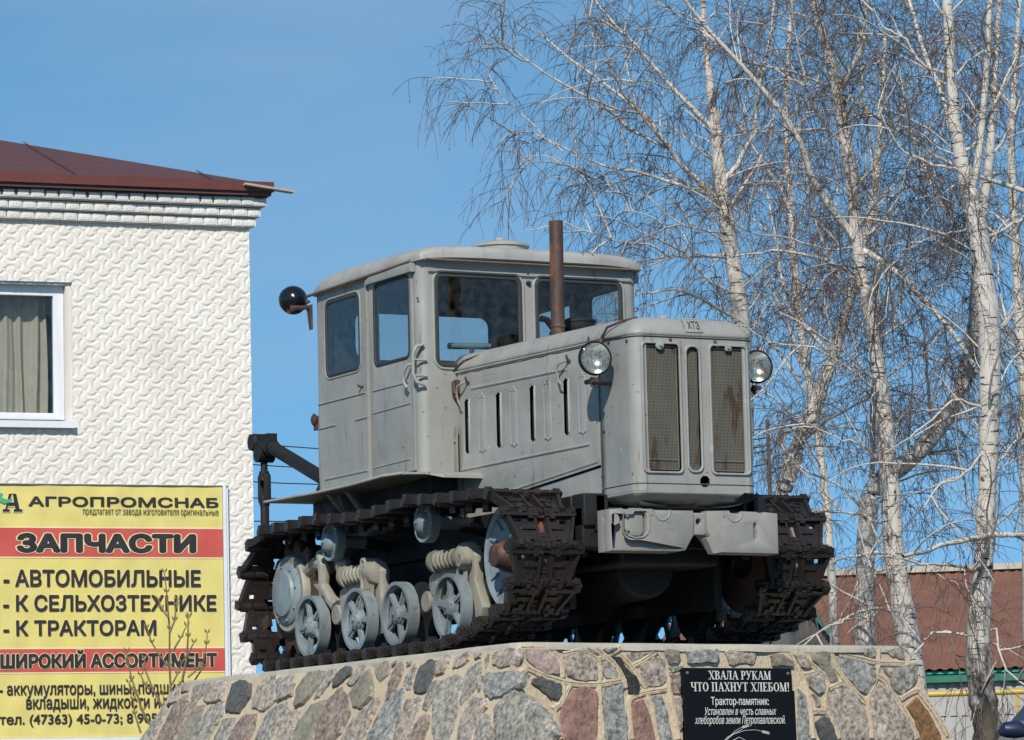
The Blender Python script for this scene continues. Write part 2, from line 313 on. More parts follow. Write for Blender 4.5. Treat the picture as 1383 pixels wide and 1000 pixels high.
def mesh_of(name, mb, mt, ang=35, weld=True):
    me = bpy.data.meshes.new(name); me.from_pydata(mb.v, [], mb.f)
    bm = bmesh.new(); bm.from_mesh(me)
    if weld: bmesh.ops.remove_doubles(bm, verts=bm.verts, dist=1e-5)
    bmesh.ops.recalc_face_normals(bm, faces=bm.faces); bm.to_mesh(me); bm.free()
    me.materials.append(mt)
    if ang:
        me.shade_smooth(); me.set_sharp_from_angle(angle=R(ang))
    return me
def obj(name, mb, mt, parent=None, ang=35, bevel=0, label=None):
    me = mesh_of(name, mb, mt, ang)
    o = bpy.data.objects.new(name, me); COL.objects.link(o)
    if parent: o.parent = parent
    if bevel:
        b = o.modifiers.new('bevel', 'BEVEL'); b.width = bevel; b.segments = 2; b.limit_method = 'ANGLE'; b.angle_limit = R(40)
    if label: o['label'] = label
    return o
def thing(name, label, cat, loc=(0, 0, 0), group=None):
    o = bpy.data.objects.new(name, None); COL.objects.link(o); o.location = loc; o['label'] = label; o['category'] = cat
    if group: o['group'] = group
    return o
def tag(o, label, cat, group=None):
    o['label'] = label; o['category'] = cat
    if group: o['group'] = group
    return o
def inst(name, me, parent=None, M=None):
    o = bpy.data.objects.new(name, me); COL.objects.link(o)
    if parent: o.parent = parent
    if M is not None: o.matrix_local = M
    return o

_GL = {}
def textmesh(txt, bold=0, shear=0, ext=0, size=40):
    """glyph outlines -> own even-odd triangulation (flat), optionally thickened"""
    key = (txt, shear)
    if key not in _GL:
        cu = bpy.data.curves.new('t', 'FONT'); cu.body = txt; cu.shear = shear; cu.resolution_u = 4; cu.size = size; cu.fill_mode = 'NONE'
        ob = bpy.data.objects.new('t', cu); COL.objects.link(ob); bpy.context.view_layer.update()
        me = bpy.data.meshes.new_from_object(ob.evaluated_get(bpy.context.evaluated_depsgraph_get()))
        P = np.array([tuple(v.co) for v in me.vertices])[:, :2]/size; E = [tuple(e.vertices) for e in me.edges]
        bpy.data.objects.remove(ob); bpy.data.curves.remove(cu); bpy.data.meshes.remove(me)
        from mathutils.geometry import delaunay_2d_cdt
        vo, eo, fo, *_ = delaunay_2d_cdt([Vector(p) for p in P], E, [], 0, 1e-6)
        A = np.array([P[i] for i, j in E]); B = np.array([P[j] for i, j in E]); F = []
        for f in fo:
            c = sum((vo[i] for i in f), Vector((0, 0)))/len(f); up = (A[:, 1] > c.y) != (B[:, 1] > c.y)
            xs = A[up, 0]+(c.y-A[up, 1])/(B[up, 1]-A[up, 1])*(B[up, 0]-A[up, 0])
            if (xs > c.x).sum() % 2: F.append(tuple(f))
        _GL[key] = (np.array([(p.x, p.y, 0.0) for p in vo]), F)
    V, F = _GL[key]
    return V+np.array([0, 0, ext]), F

WARP = [lambda u, v: 0.0]
def fit_text(txt, rect, M, w0, mt, parent, bold=0, outline=None, shear=0, ext=0, prefix=None, name='lettering'):
    """rect = u0,v0,u1,v1: the box the inked glyphs fill on the plane M; weight is built up from slightly shifted copies"""
    V, F = textmesh(txt, 0, shear, ext)
    P = textmesh(prefix, 0, shear, ext)[0] if prefix else V
    a = P.min(0); b = P.max(0); u0, v0, u1, v1 = rect
    def layer(rad, w_, mt_, n):
        a2 = a-rad0; b2 = b+rad0; sx = (u1-u0)/(b2[0]-a2[0]); sy = (v1-v0)/(b2[1]-a2[1]); mb = MB()
        offs = [(0, 0)] if rad == 0 else [(rad*math.cos(2*math.pi*k/n), rad*math.sin(2*math.pi*k/n)) for k in range(n)]+[(rad*.5*math.cos(2*math.pi*k/4+.4), rad*.5*math.sin(2*math.pi*k/4+.4)) for k in range(4)]
        for k, (ox, oy) in enumerate(offs): mb.add([M @ Vector((u0+(p[0]+ox-a2[0])*sx, v0+(p[1]+oy-a2[1])*sy, w_+p[2]+k*.00006+WARP[0](u0+(p[0]+ox-a2[0])*sx, v0+(p[1]+oy-a2[1])*sy))) for p in V], F)
        me = bpy.data.meshes.new(name); me.from_pydata(mb.v, [], mb.f); me.materials.append(mt_)
        o = bpy.data.objects.new(name, me); COL.objects.link(o); o.parent = parent; return o
    rad0 = np.array([bold, bold, 0])
    if outline: layer(bold+outline[0], w0-.003, outline[1], 12)
    return layer(bold, w0, mt, 8)

# ================================================================== GROUND
mb = MB(); mb.add([(-600, -600, 0), (600, -600, 0), (600, 600, 0), (-600, 600, 0)], [(0, 1, 2, 3)])
g = obj('ground', mb, groundm, ang=0); g['kind'] = 'structure'
mb = MB(); mb.box((4.6, -60, .004), (26, 60, .012)); g = obj('road', mb, asph, ang=0); g['kind'] = 'structure'

# ================================================================== PEDESTAL
ZS = HP-.03
ped = thing('stone_pedestal', 'sloping pedestal of mixed fieldstones in sandy mortar under the tractor', 'pedestal', (0.6, 0, 0))
PL = Vector((.6, 0, 0))
BAT = .45
A_ = Vector((-1.32, -1.0, ZS)); B_ = Vector((2.74, -.955, ZS)); C_ = Vector((2.47, 1.40, ZS)); D_ = Vector((-1.5, 1.4, ZS))
def outward(p, q):
    d = (q-p); d.z = 0; d.normalize(); return Vector((d.y, -d.x, 0))
nS = outward(A_, B_); nF = outward(B_, C_)                     # outward horizontals of the side and front face
NS = (nS+Vector((0, 0, BAT))).normalized(); NF = (nF+Vector((0, 0, .40))).normalized()
# slab with slightly wavy edge and rounded near corner
def slab_outline():
    P = []
    corners = [A_, B_, C_, D_]
    for i in range(4):
        a, b, c = corners[i-1], corners[i], corners[(i+1) % 4]
        rr = .09 if i == 1 else .04
        d1 = (a-b).normalized(); d2 = (c-b).normalized()
        for k in range(6):
            t = k/5; q = (1-t)**2*(b+d1*rr)+2*t*(1-t)*b+t*t*(b+d2*rr); P.append(q)
        nx = corners[(i+1) % 4]; n_ = int((nx-b).length/.12)
        for k in range(1, n_):
            t = k/n_; q = b.lerp(nx, .05+.9*t); o = outward(b, nx)
            q = q+o*(.008*math.sin(7*t*3.1+i)+random.uniform(-.006, .006)); P.append(q)
    return P
out = slab_outline(); cen = (A_+B_+C_+D_)/4
mb = MB(); n = len(out); rings = []
for off, dz in ((-.02, 0), (-.004, -.005), (.004, -.013), (.009, -.026), (.012, -.038)):
    rings.append([(q+(q-cen).normalized()*(off+random.uniform(-.003, .003)) - PL + Vector((0, 0, dz+random.uniform(-.003, .003)*(dz < -.02)))) for q in out])
V = [p for r_ in rings for p in r_]; F = [(i*n+k, i*n+(k+1) % n, (i+1)*n+(k+1) % n, (i+1)*n+k) for i in range(4) for k in range(n)]
F.append(tuple(range(n))); mb.add(V, F)
obj('top_slab', mb, concm, ped, ang=50)
# mortar core: battered body
def ped_corner(i, d):
    cs = [A_, B_, C_, D_]; bt = [BAT, .03, .60, .30]
    def ln(k):
        p, q = cs[k], cs[(k+1) % 4]; o = outward(p, q); return p+o*bt[k]*d, (q-p)
    (p1, d1), (p2, d2) = ln(i-1), ln(i)
    t = ((p2.x-p1.x)*d2.y-(p2.y-p1.y)*d2.x)/(d1.x*d2.y-d1.y*d2.x)
    q = p1+d1*t; return Vector((q.x, q.y, ZS-d))
mb = MB(); V = []
for z in [ZS-.03, ZS-.6, ZS-1.2, 0.0]:
    for i in range(4): V.append(ped_corner(i, ZS-z)-PL)
F = [(i*4+k, i*4+(k+1) % 4, (i+1)*4+(k+1) % 4, (i+1)*4+k) for i in range(3) for k in range(4)]+[(0, 3, 2, 1)]
mb.add(V, F); obj('mortar_core', mb, mortm, ped, ang=0)
cS = [Vector(V[i])+PL for i in (0, 1, 12, 13)]; NS = ((cS[1]-cS[0]).cross(cS[2]-cS[0])).normalized()
cFf = [Vector(V[i])+PL for i in (1, 2, 13, 14)]; NF = ((cFf[1]-cFf[0]).cross(cFf[2]-cFf[0])).normalized()
if NS.y > 0: NS = -NS
if NF.x < 0: NF = -NF
ZA = (190, 890, 4.939); ZB = (450, 860, 4.939); ZC = (700, 860, 5.7625); ZD = (1050, 860, 5.532); ZN = (0, 0, 1)
ST = [
 ('S', ZA, 'p', [(262,180),(245,290),(185,310),(190,270)]), ('S', ZA, 'g', [(285,165),(330,170),(325,215),(275,235)]),
 ('S', ZA, 'p', [(355,185),(450,160),(440,210),(350,330),(335,300)]), ('S', ZA, 'p', [(455,170),(580,150),(585,200),(540,280),(450,300),(425,265)]),
 ('S', ZA, 'd', [(640,170),(700,155),(740,180),(735,260),(660,365),(575,355),(595,270)]), ('S', ZA, 'p', [(790,185),(850,125),(925,110),(915,270),(830,350),(760,330),(750,290)]),
 ('S', ZA, 'g', [(935,135),(1040,110),(1020,240),(920,290),(920,180)]), ('S', ZA, 'o', [(1060,200),(1130,95),(1225,85),(1200,170),(1110,290),(1040,330)]),
 ('S', ZA, 'g', [(1240,100),(1300,70),(1305,120),(1200,250),(1160,270)]), ('S', ZA, 'g', [(170,305),(180,350),(70,560),(-5,560)]),
 ('S', ZA, 'b', [(230,300),(310,245),(330,340),(240,570),(100,570)]), ('S', ZA, 'o', [(370,330),(425,320),(400,420),(330,570),(252,570)]),
 ('S', ZA, 'g', [(470,330),(565,290),(555,370),(440,570),(340,570),(385,470)]), ('S', ZA, 'g', [(560,410),(635,400),(600,500),(570,570),(480,570)]),
 ('S', ZA, 'b', [(700,385),(780,375),(760,470),(710,570),(595,570),(640,460)]), ('S', ZA, 'g', [(860,350),(975,300),(985,340),(900,480),(870,570),(750,570),(820,420)]),
 ('S', ZA, 'p', [(990,350),(1065,350),(1060,430),(1000,570),(905,570),(945,430)]), ('S', ZA, 'o', [(1150,310),(1245,280),(1230,370),(1140,570),(1015,570),(1060,430)]),
 ('S', ZB, 'd', [(60,225),(110,200),(130,215),(125,260),(30,330),(5,340),(20,290)]), ('S', ZB, 'g', [(150,245),(200,195),(220,205),(200,260),(130,330),(105,325)]),
 ('S', ZB, 'o', [(170,310),(245,225),(270,310),(275,400),(190,480),(140,470),(110,390)]), ('S', ZB, 'o', [(300,200),(360,165),(385,200),(375,250),(320,305),(285,240)]),
 ('S', ZB, 'b', [(430,200),(470,170),(465,260),(400,400),(365,430),(380,320)]), ('S', ZB, 'g', [(490,270),(550,185),(555,220),(520,350),(500,360),(475,320)]),
 ('S', ZB, 'd', [(600,200),(640,165),(695,165),(680,240),(630,370),(560,380),(550,340),(570,260)]), ('S', ZB, 'p', [(710,180),(780,135),(770,190),(740,250),(690,260)]),
 ('S', ZB, 'p', [(830,140),(900,110),(915,160),(860,200),(805,220)]), ('S', ZB, 'g', [(945,120),(1000,115),(990,140),(955,150)]), ('S', ZB, 'b', [(400,190),(430,165),(420,190),(405,205)]),
 ('S', ZB, 'p', [(500,180),(530,160),(520,190),(500,205)]), ('S', ZB, 'g', [(975,330),(1005,270),(1000,330),(980,370)]), ('S', ZB, 'b', [(1025,160),(1045,125),(1040,175),(1025,210)]),
 ('S', ZB, 'g', [(910,230),(985,180),(995,220),(960,340),(890,420),(850,455),(865,330)]), ('S', ZB, 'p', [(1075,130),(1150,85),(1230,80),(1225,130),(1180,200),(1120,205),(1070,180)]),
 ('S', ZB, 'w', [(1040,250),(1190,240),(1275,245),(1245,310),(1160,390),(1060,415),(1020,380),(1020,300)]), ('S', ZB, 'g', [(760,300),(830,265),(860,290),(845,400),(820,560),(770,720),(685,720),(670,600),(690,450),(720,340)]),
 ('S', ZB, 'g', [(640,350),(700,295),(720,300),(690,400),(630,490),(600,480)]), ('S', ZB, 'p', [(500,430),(590,410),(580,470),(540,560),(490,720),(410,720),(440,570)]),
 ('S', ZB, 'p', [(930,410),(1010,420),(1035,470),(980,550),(920,720),(820,720),(860,540)]), ('S', ZB, 'g', [(985,550),(1050,520),(1050,640),(1035,720),(945,720)]),
 ('S', ZB, 'g', [(1100,470),(1160,410),(1220,375),(1290,395),(1383,470),(1455,570),(1480,640),(1430,720),(1115,720),(1090,560)]),
 ('S', ZB, 'w', [(370,410),(460,345),(475,400),(440,520),(370,720),(225,720),(290,560)]), ('S', ZB, 'p', [(200,520),(310,420),(310,450),(250,580),(190,720),(60,720),(120,600)]),
 ('S', ZB, 'b', [(60,350),(95,400),(115,520),(60,640),(-20,720),(-110,720),(-70,560),(-20,430)]), ('S', ZB, 'b', [(600,540),(650,525),(640,600),(590,720),(510,720),(560,600)]),
 ('F', ZC, 'i', [(30,120),(120,105),(240,125),(290,180),(300,300),(200,285),(110,230),(50,170)]), ('F', ZC, 'd', [(110,330),(180,315),(320,380),(330,440),(290,490),(240,480),(170,420),(100,360)]),
 ('F', ZC, 'p', [(350,150),(470,125),(580,180),(615,250),(610,340),(480,340),(380,300),(360,240)]), ('F', ZC, 'g', [(460,100),(530,85),(620,130),(600,145),(500,120)]),
 ('F', ZC, 'g', [(650,210),(690,185),(740,220),(765,300),(740,335),(670,320)]), ('F', ZC, 'k', [(730,165),(785,165),(820,240),(900,310),(935,380),(920,440),(860,440),(840,340),(790,250)]),
 ('F', ZC, 'p', [(840,120),(930,95),(1050,110),(950,160),(880,190)]), ('F', ZC, 'p', [(950,220),(1050,170),(1120,180),(1135,290),(1140,360),(1050,395),(980,370),(940,280)]),
 ('F', ZC, 'r', [(420,420),(520,400),(600,440),(605,600),(590,830),(345,830),(330,680),(340,540)]), ('F', ZC, 'w', [(660,410),(750,390),(815,380),(800,500),(835,640),(830,830),(680,830),(655,640),(660,500)]),
 ('F', ZC, 'r', [(890,510),(950,490),(980,540),(1020,680),(1050,830),(910,830),(880,650)]), ('F', ZC, 'w', [(1040,470),(1110,460),(1140,560),(1170,680),(1205,830),(1115,830),(1070,680)]),
 ('F', ZC, 'o', [(1123,100),(1230,110),(1250,160),(1230,210),(1160,210),(1130,150)]), ('F', ZC, 'g', [(1165,240),(1260,225),(1270,250),(1180,275)]),
 ('F', ZC, 'b', [(1185,300),(1260,310),(1250,450),(1200,450)]), ('F', ZC, 'p', [(1210,490),(1260,480),(1265,700),(1250,740)]), ('F', ZC, 'g', [(650,95),(760,80),(720,120),(680,130)]),
 ('F', ZN, 'w', [(926,881),(948,877),(968,879),(966,895),(930,896)]), ('F', ZN, 'p', [(977,880),(1000,877),(1020,880),(1018,896),(985,898)]), ('F', ZN, 'o', [(1040,886),(1055,884),(1068,894),(1070,900),(1042,899)]),
 ('F', ZD, 'p', [(105,130),(150,110),(240,210),(230,245),(170,230)]), ('F', ZD, 'o', [(250,140),(310,115),(380,120),(380,190),(440,290),(450,340),(400,350),(330,260),(260,180)]),
 ('F', ZD, 'g', [(210,310),(260,290),(330,290),(340,350),(330,420),(290,430),(230,370)]), ('F', ZD, 'p', [(255,430),(295,450),(310,510),(290,520)]),
 ('F', ZD, 'd', [(270,650),(340,600),(380,620),(440,770),(330,800)]), ('F', ZD, 'w', [(440,170),(530,160),(640,200),(715,240),(710,330),(650,430),(600,400),(520,310),(450,220)]),
 ('F', ZD, 'g', [(630,100),(690,85),(720,95),(715,150),(650,150)]), ('F', ZD, 'p', [(800,110),(870,85),(930,90),(935,180),(870,150)]),
 ('F', ZD, 'p', [(360,470),(400,410),(510,370),(570,420),(640,550),(670,650),(660,790),(480,790),(400,600)]), ('F', ZD, 'p', [(700,430),(750,360),(830,410),(870,510),(960,620),(1000,720),(980,790),(740,790),(710,640)]),
 ('F', ZD, 'g', [(780,240),(900,235),(1020,200),(1040,260),(1010,360),(910,440),(860,390),(840,320)]), ('F', ZD, 'n', [(960,530),(1050,460),(1140,600),(1210,740),(1220,790),(1080,790),(1030,640)]),
 ('F', ZD, 'w', [(150,400),(190,440),(220,600),(240,790),(150,790)]),
]
def chaikin(P, it=1):
    for _ in range(it):
        Q = []
        for i in range(len(P)):
            a = P[i]; b = P[(i+1) % len(P)]; Q.append((a[0]*.93+b[0]*.07, a[1]*.93+b[1]*.07)); Q.append((a[0]*.07+b[0]*.93, a[1]*.07+b[1]*.93))
        P = Q
    return P
def add_stone(poly3, N, key):
    c = sum(poly3, Vector())/len(poly3); u = (poly3[0]-c).normalized(); v = N.cross(u)
    base = []
    P = [((p-c).dot(u)*1.055, (p-c).dot(v)*1.055) for p in poly3]
    P = chaikin(P, 1); Q = []
    for i in range(len(P)):
        a = P[i]; b = P[(i+1) % len(P)]; L = math.hypot(a[0]-b[0], a[1]-b[1]); k = max(1, int(L/.022))
        for j in range(k):
            t = j/k; Q.append((a[0]+(b[0]-a[0])*t+random.uniform(-.0055, .0055), a[1]+(b[1]-a[1])*t+random.uniform(-.0055, .0055)))
    mb = MB(); n = len(Q); hs = random.uniform(.009, .022); tx, ty = random.uniform(-.05, .05), random.uniform(-.05, .05)
    V = []
    for f, h in ((1.0, -.03), (1.0, hs*.45), (.955, hs*.95), (.55, hs*1.05)):
        for a, b in Q: V.append(c-PL+(u*a+v*b)*f+N*(h+random.uniform(-.0025, .0025)+((a*tx+b*ty)*f if h > 0 else 0)))
    V.append(c-PL+N*hs*1.2)
    F = [(i*n+k, i*n+(k+1) % n, (i+1)*n+(k+1) % n, (i+1)*n+k) for i in range(3) for k in range(n)]
    F += [(3*n+k, 3*n+(k+1) % n, 4*n) for k in range(n)]
    mb.add(V, F); obj('stone', mb, STONE[key], ped, ang=40)
for face, (ox, oy, sc), key, pts in ST:
    N = NS if face == 'S' else NF; P0 = cS[0] if face == 'S' else cFf[0]
    P3 = [Vector(hit(ox+x/sc, oy+y/sc, P0, N)) for x, y in pts]
    add_stone(P3, N, key)
# fieldstones of the lower courses, below the photograph's lower edge
def lower_courses(p0, dirn, N, length, d0, d1):
    dn = N.cross(dirn).normalized()
    if dn.z > 0: dn = -dn
    d = d0
    while d < d1:
        h = random.uniform(.24, .36); x = random.uniform(-.15, 0)-.30*d*.4
        while x < length+.5*d:
            wd = random.uniform(.2, .42); P = []
            for k in range(7):
                a = 2*math.pi*k/7+random.uniform(-.25, .25)
                P.append(p0+dirn*(x+wd/2+math.cos(a)*wd*.43)+dn*(d+h/2+math.sin(a)*h*.43))
            add_stone(P, N, random.choice('gpbowgpr')); x += wd+.03
        d += h+.03
_dS = (cS[1]-cS[0]).normalized(); _dF = (cFf[1]-cFf[0]).normalized()
lower_courses(cS[0], _dS, NS, 4.0, .78, 2.5); lower_courses(cFf[0], _dF, NF, 2.2, .78, 2.4)
# raised mortar joints on the front face
JT = [(ZC,[(20,90),(120,85),(240,100),(310,160),(335,230),(340,320)]),(ZC,[(0,290),(60,260),(30,170),(20,90)]),(ZC,[(60,240),(180,300),(330,350),(480,375),(640,370),(810,340)]),
 (ZC,[(340,140),(460,110),(590,160),(630,220),(630,350)]),(ZC,[(600,95),(680,160),(760,230),(810,330),(830,400)]),(ZC,[(620,180),(700,140),(790,85)]),(ZC,[(785,140),(860,210),(930,310),(990,400)]),
 (ZC,[(880,230),(960,190),(1075,110)]),(ZC,[(1090,100),(1140,200),(1160,320),(1170,450),(1220,640),(1240,800)]),(ZC,[(1150,410),(1000,430),(890,460),(855,500),(860,640),(880,800)]),
 (ZC,[(625,380),(630,520),(645,700),(650,807)]),(ZC,[(265,570),(330,520),(350,440),(345,350)]),(ZC,[(265,570),(300,680),(320,800)]),(ZC,[(1000,440),(1040,560),(1060,700),(1080,807)]),
 (ZC,[(1160,285),(1230,280),(1280,265)]),(ZC,[(400,370),(330,520)]),
 (ZD,[(100,110),(150,220),(200,330),(240,520),(265,760)]),(ZD,[(140,100),(240,200),(340,290),(375,340),(350,430),(350,520),(400,600),(460,760)]),(ZD,[(395,110),(430,220),(500,320),(600,440),(660,500)]),
 (ZD,[(750,90),(750,200),(730,320),(680,430),(665,510),(690,620),(700,760)]),(ZD,[(380,390),(480,345)]),(ZD,[(190,290),(290,265)]),(ZD,[(260,560),(350,560)]),(ZD,[(450,130),(600,160),(750,200),(940,200)]),
 (ZD,[(740,290),(800,330),(850,420),(930,540),(1010,680),(1040,760)]),(ZD,[(910,470),(1040,390),(1110,480),(1190,590),(1270,740)]),(ZD,[(585,90),(590,130)])]
mb = MB()
for (ox, oy, sc), pts in JT:
    P = [Vector(hit(ox+x/sc, oy+y/sc, cFf[0], NF))-PL for x, y in pts]
    S = []
    for i in range(len(P)-1):
        for k in range(4): S.append(P[i].lerp(P[i+1], k/4))
    S.append(P[-1]); S2 = [S[0]]+[(S[i-1]+S[i]*2+S[i+1])/4 for i in range(1, len(S)-1)]+[S[-1]]
    V = []; F = []
    for i, p in enumerate(S2):
        t = (S2[min(i+1, len(S2)-1)]-S2[max(i-1, 0)]).normalized(); sd = t.cross(NF).normalized()
        for a, h in ((-.019, -.004), (-.014, .009), (-.004, .012), (0, .006), (.004, .012), (.014, .009), (.019, -.004)): V.append(p+sd*(a+random.uniform(-.001, .001))+NF*(h+random.uniform(-.0012, .0012)))
    for i in range(len(S2)-1):
        for k in range(6): F.append((i*7+k, i*7+k+1, (i+1)*7+k+1, (i+1)*7+k))
    mb.add(V, F)
o = obj('mortar_joint', mb, mortm, ped, ang=0); o['kind'] = 'stuff'

# ------------------------------------------------------------------ memorial plaque
def vplane(px, py, P0, n): return hit(px, py, P0, n)
pn = Vector((nF.x, nF.y, 0)).normalized()
pu = Vector((-pn.y, pn.x, 0)); pu = pu if pu.dot(Vector(CR)) > 0 else -pu
P0 = Vector(hit(998, 903, cFf[0], NF))+NF*.035
Mq = frame(P0, pu, NF.cross(pu))
pn = NF
def on(M, px, py):
    n_ = M.col[2].to_3d(); o_ = M.translation
    p = Vector(hit(px, py, o_, n_))-o_
    return p.dot(M.col[0].to_3d()), p.dot(M.col[1].to_3d())
def rect_on(M, x0, y0, x1, y1):
    """pixel box -> u0,v0,u1,v1 (y0 = top)"""
    ym = (y0+y1)/2; xm = (x0+x1)/2
    return on(M, x0, ym)[0], on(M, xm, y1)[1], on(M, x1, ym)[0], on(M, xm, y0)[1]
plq = thing('memorial_plaque', 'black granite plaque with pale engraved dedication fixed to the front of the stone pedestal', 'plaque', tuple(P0-Vector((0, 0, .75))))
def loc(M, o): return Matrix.Translation(-Vector(o.location)) @ M
Mq_l = loc(Mq, plq)
u0, v0, u1, v1 = rect_on(Mq, 924.5, 902.5, 1071, 1000)
mb = MB(); mb.box((u0, v0-.36, -.028), (u1, v1, 0), Mq_l); obj('granite_slab', mb, granm, plq, ang=0, bevel=.002)
mb = MB(); mb.box((u0+.03, v0-.36, -.30), (u1+.035, v1-.11, -.0285), Mq_l); obj('dark_backing', mb, granm, plq, ang=0)
for sx in (u0+.024, u1-.024):
    mb = MB(); c_ = Mq_l @ Vector((sx, v1-.026, 0)); mb.lathe([(.009, 0), (.008, .006), (0, .009)], c_, pn, 10); obj('fixing_screw', mb, steelm, plq)
# condensed roman capitals drawn with thick and thin strokes and serifs
def roman(ch):
    T, H, Sf = .17, .07, .06
    def st(x0, y0, x1, y1, w_): 
        return [(x0-w_/2, y0), (x0+w_/2, y0), (x1+w_/2, y1), (x1-w_/2, y1)]
    def bx(x0, y0, x1, y1): return [(x0, y0), (x1, y0), (x1, y1), (x0, y1)]
    def sf(x, y, w_=.34): return bx(x-w_/2, y, x+w_/2, y+Sf) if y < .5 else bx(x-w_/2, y-Sf, x+w_/2, y)
    def arc(cx, cy, rx, ry, a0, a1, th, tv=None, n=12):
        out_ = []; tv = H if tv is None else tv
        for k in range(n):
            a = R(a0+(a1-a0)*k/n); b = R(a0+(a1-a0)*(k+1)/n)
            o_ = lambda q, s: (cx+(rx-s*th)*math.cos(q), cy+(ry-s*tv)*math.sin(q))
            out_.append([o_(a, 0), o_(b, 0), o_(b, 1), o_(a, 1)])
        return out_
    G = {
     'Х': (.78, [st(.64, 0, .14, 1, T), st(.14, 0, .64, 1, H), sf(.12, 0), sf(.66, 0), sf(.14, 1), sf(.64, 1)]),
     'В': (.70, [bx(.1, 0, .27, 1), bx(.02, 0, .4, H), bx(.02, 1-H, .4, 1), bx(.2, .48, .42, .55)]+arc(.36, .76, .26, .24, -90, 90, T)+arc(.38, .26, .30, .26, -90, 90, T)),
     'А': (.78, [st(.66, 0, .40, 1, T), st(.12, 0, .38, 1, H), bx(.2, .3, .55, .37), sf(.12, 0, .28), sf(.66, 0)]),
     'Л': (.76, [bx(.48, 0, .65, 1), st(.16, .05, .26, 1, H), bx(.14, 1-H, .74, 1), sf(.56, 0), bx(.0, 0, .17, .1)]),
     'Р': (.66, [bx(.1, 0, .27, 1), sf(.18, 0), bx(.02, 1-H, .36, 1), bx(.2, .42, .36, .49)]+arc(.34, .71, .28, .29, -90, 90, T)),
     'У': (.76, [st(.42, .3, .14, 1, T), st(.28, 0, .64, 1, H), sf(.14, 1), sf(.64, 1, .26), bx(.12, 0, .3, .12)]),
     'К': (.76, [bx(.1, 0, .27, 1), sf(.18, 0), sf(.18, 1), st(.64, 0, .34, .56, T), st(.3, .48, .62, 1, H), sf(.66, 0, .24), sf(.62, 1, .26)]),
     'М': (.98, [bx(.12, 0, .19, 1), bx(.7, 0, .87, 1), st(.48, 0, .18, 1, T), st(.48, 0, .76, 1, H), sf(.15, 0, .28), sf(.78, 0), bx(.02, 1-Sf, .2, 1), bx(.74, 1-Sf, .95, 1)]),
     'Ч': (.76, [bx(.5, 0, .67, 1), sf(.58, 0), sf(.58, 1), sf(.16, 1), bx(.08, .62, .25, 1), bx(.3, .4, .55, .47)]+arc(.34, .64, .26, .24, 180, 270, T)),
     'Т': (.72, [bx(.28, 0, .45, 1), sf(.36, 0), bx(.02, 1-H, .70, 1), bx(.02, .8, .07, 1), bx(.65, .8, .70, 1)]),
     'О': (.80, arc(.40, .5, .36, .51, 0, 360, T, n=24)),
     'П': (.82, [bx(.1, 0, .27, 1), bx(.53, 0, .70, 1), bx(.02, 1-H, .78, 1), sf(.18, 0), sf(.62, 0)]),
     'Н': (.82, [bx(.1, 0, .27, 1), bx(.53, 0, .70, 1), bx(.2, .47, .6, .54), sf(.18, 0), sf(.62, 0), sf(.18, 1), sf(.62, 1)]),
     'Е': (.68, [bx(.1, 0, .27, 1), bx(.02, 0, .62, H), bx(.02, 1-H, .6, 1), bx(.2, .47, .46, .54), bx(.57, 0, .62, .24), bx(.55, .78, .6, 1), bx(.42, .38, .46, .62)]),
     'Б': (.70, [bx(.1, 0, .27, 1), bx(.02, 0, .4, H), bx(.02, 1-H, .58, 1), bx(.53, .78, .58, 1), bx(.2, .5, .42, .57)]+arc(.36, .28, .30, .29, -90, 90, T)),
     '!': (.34, [[(.13, .3), (.21, .3), (.27, 1), (.07, 1)], ngon(.17, .08, .085, 8)]), ' ': (.34, [])}
    return G[ch]
def roman_line(txt, rect, M, w0, mt, parent):
    x = 0; P = []
    for ch in txt:
        wd, polys = roman(ch)
        for q in polys: P.append([(x+a, b) for a, b in q])
        x += wd
    u0, v0, u1, v1 = rect; mb = MB()
    for i, q in enumerate(P):
        mb.add([M @ Vector((u0+a/x*(u1-u0), v0+b*(v1-v0), w0+.00002*(i % 7))) for a, b in q], [tuple(range(len(q)))])
    me = obj('lettering', mb, mt, parent, ang=0); return me
W0 = .0025
roman_line('ХВАЛА РУКАМ', rect_on(Mq, 956.5, 906.5, 1041, 918), Mq_l, W0, engm, plq)
roman_line('ЧТО ПАХНУТ ХЛЕБОМ!', rect_on(Mq, 932.5, 922, 1066, 934), Mq_l, W0, engm, plq)
fit_text('Трактор-памятник:', rect_on(Mq, 960, 941.5, 1038, 955.5), Mq_l, W0, engm, plq, bold=.012)
fit_text('Установлен в честь славных', rect_on(Mq, 951, 955.5, 1048, 966), Mq_l, W0, engm, plq, shear=.35, bold=.006)
fit_text('хлеборобов земли Петропавловской.', rect_on(Mq, 938, 966.5, 1060, 981), Mq_l, W0, engm, plq, shear=.35, bold=.006)
mb = MB()
def wheat(pts, r_, ear):
    P = [Mq_l @ Vector((*on(Mq, x, y), .003)) for x, y in pts]; mb.tube(P, r_, 5)
    if ear:
        a, b = P[-2], P[-1]; t = (b-a).normalized(); s_ = t.cross(pn)
        for k in range(7):
            c_ = b+t*(.006*k); 
            for sg in (-1, 1): mb.add([c_, c_+t*.008+s_*sg*.007, c_+t*.016+s_*sg*.003], [(0, 1, 2)])
wheat([(968, 1012), (982, 996), (995, 989), (1002, 985)], .0013, False); wheat([(975, 1005), (992, 988), (998, 984), (1001, 983)], .001, True)
wheat([(970, 1008), (990, 992), (1005, 987), (1020, 986), (1028, 988)], .0012, True); wheat([(980, 1005), (998, 996), (1008, 1001), (1012, 1010)], .0015, True)
obj('engraved_wheat', mb, engm, plq, ang=0)

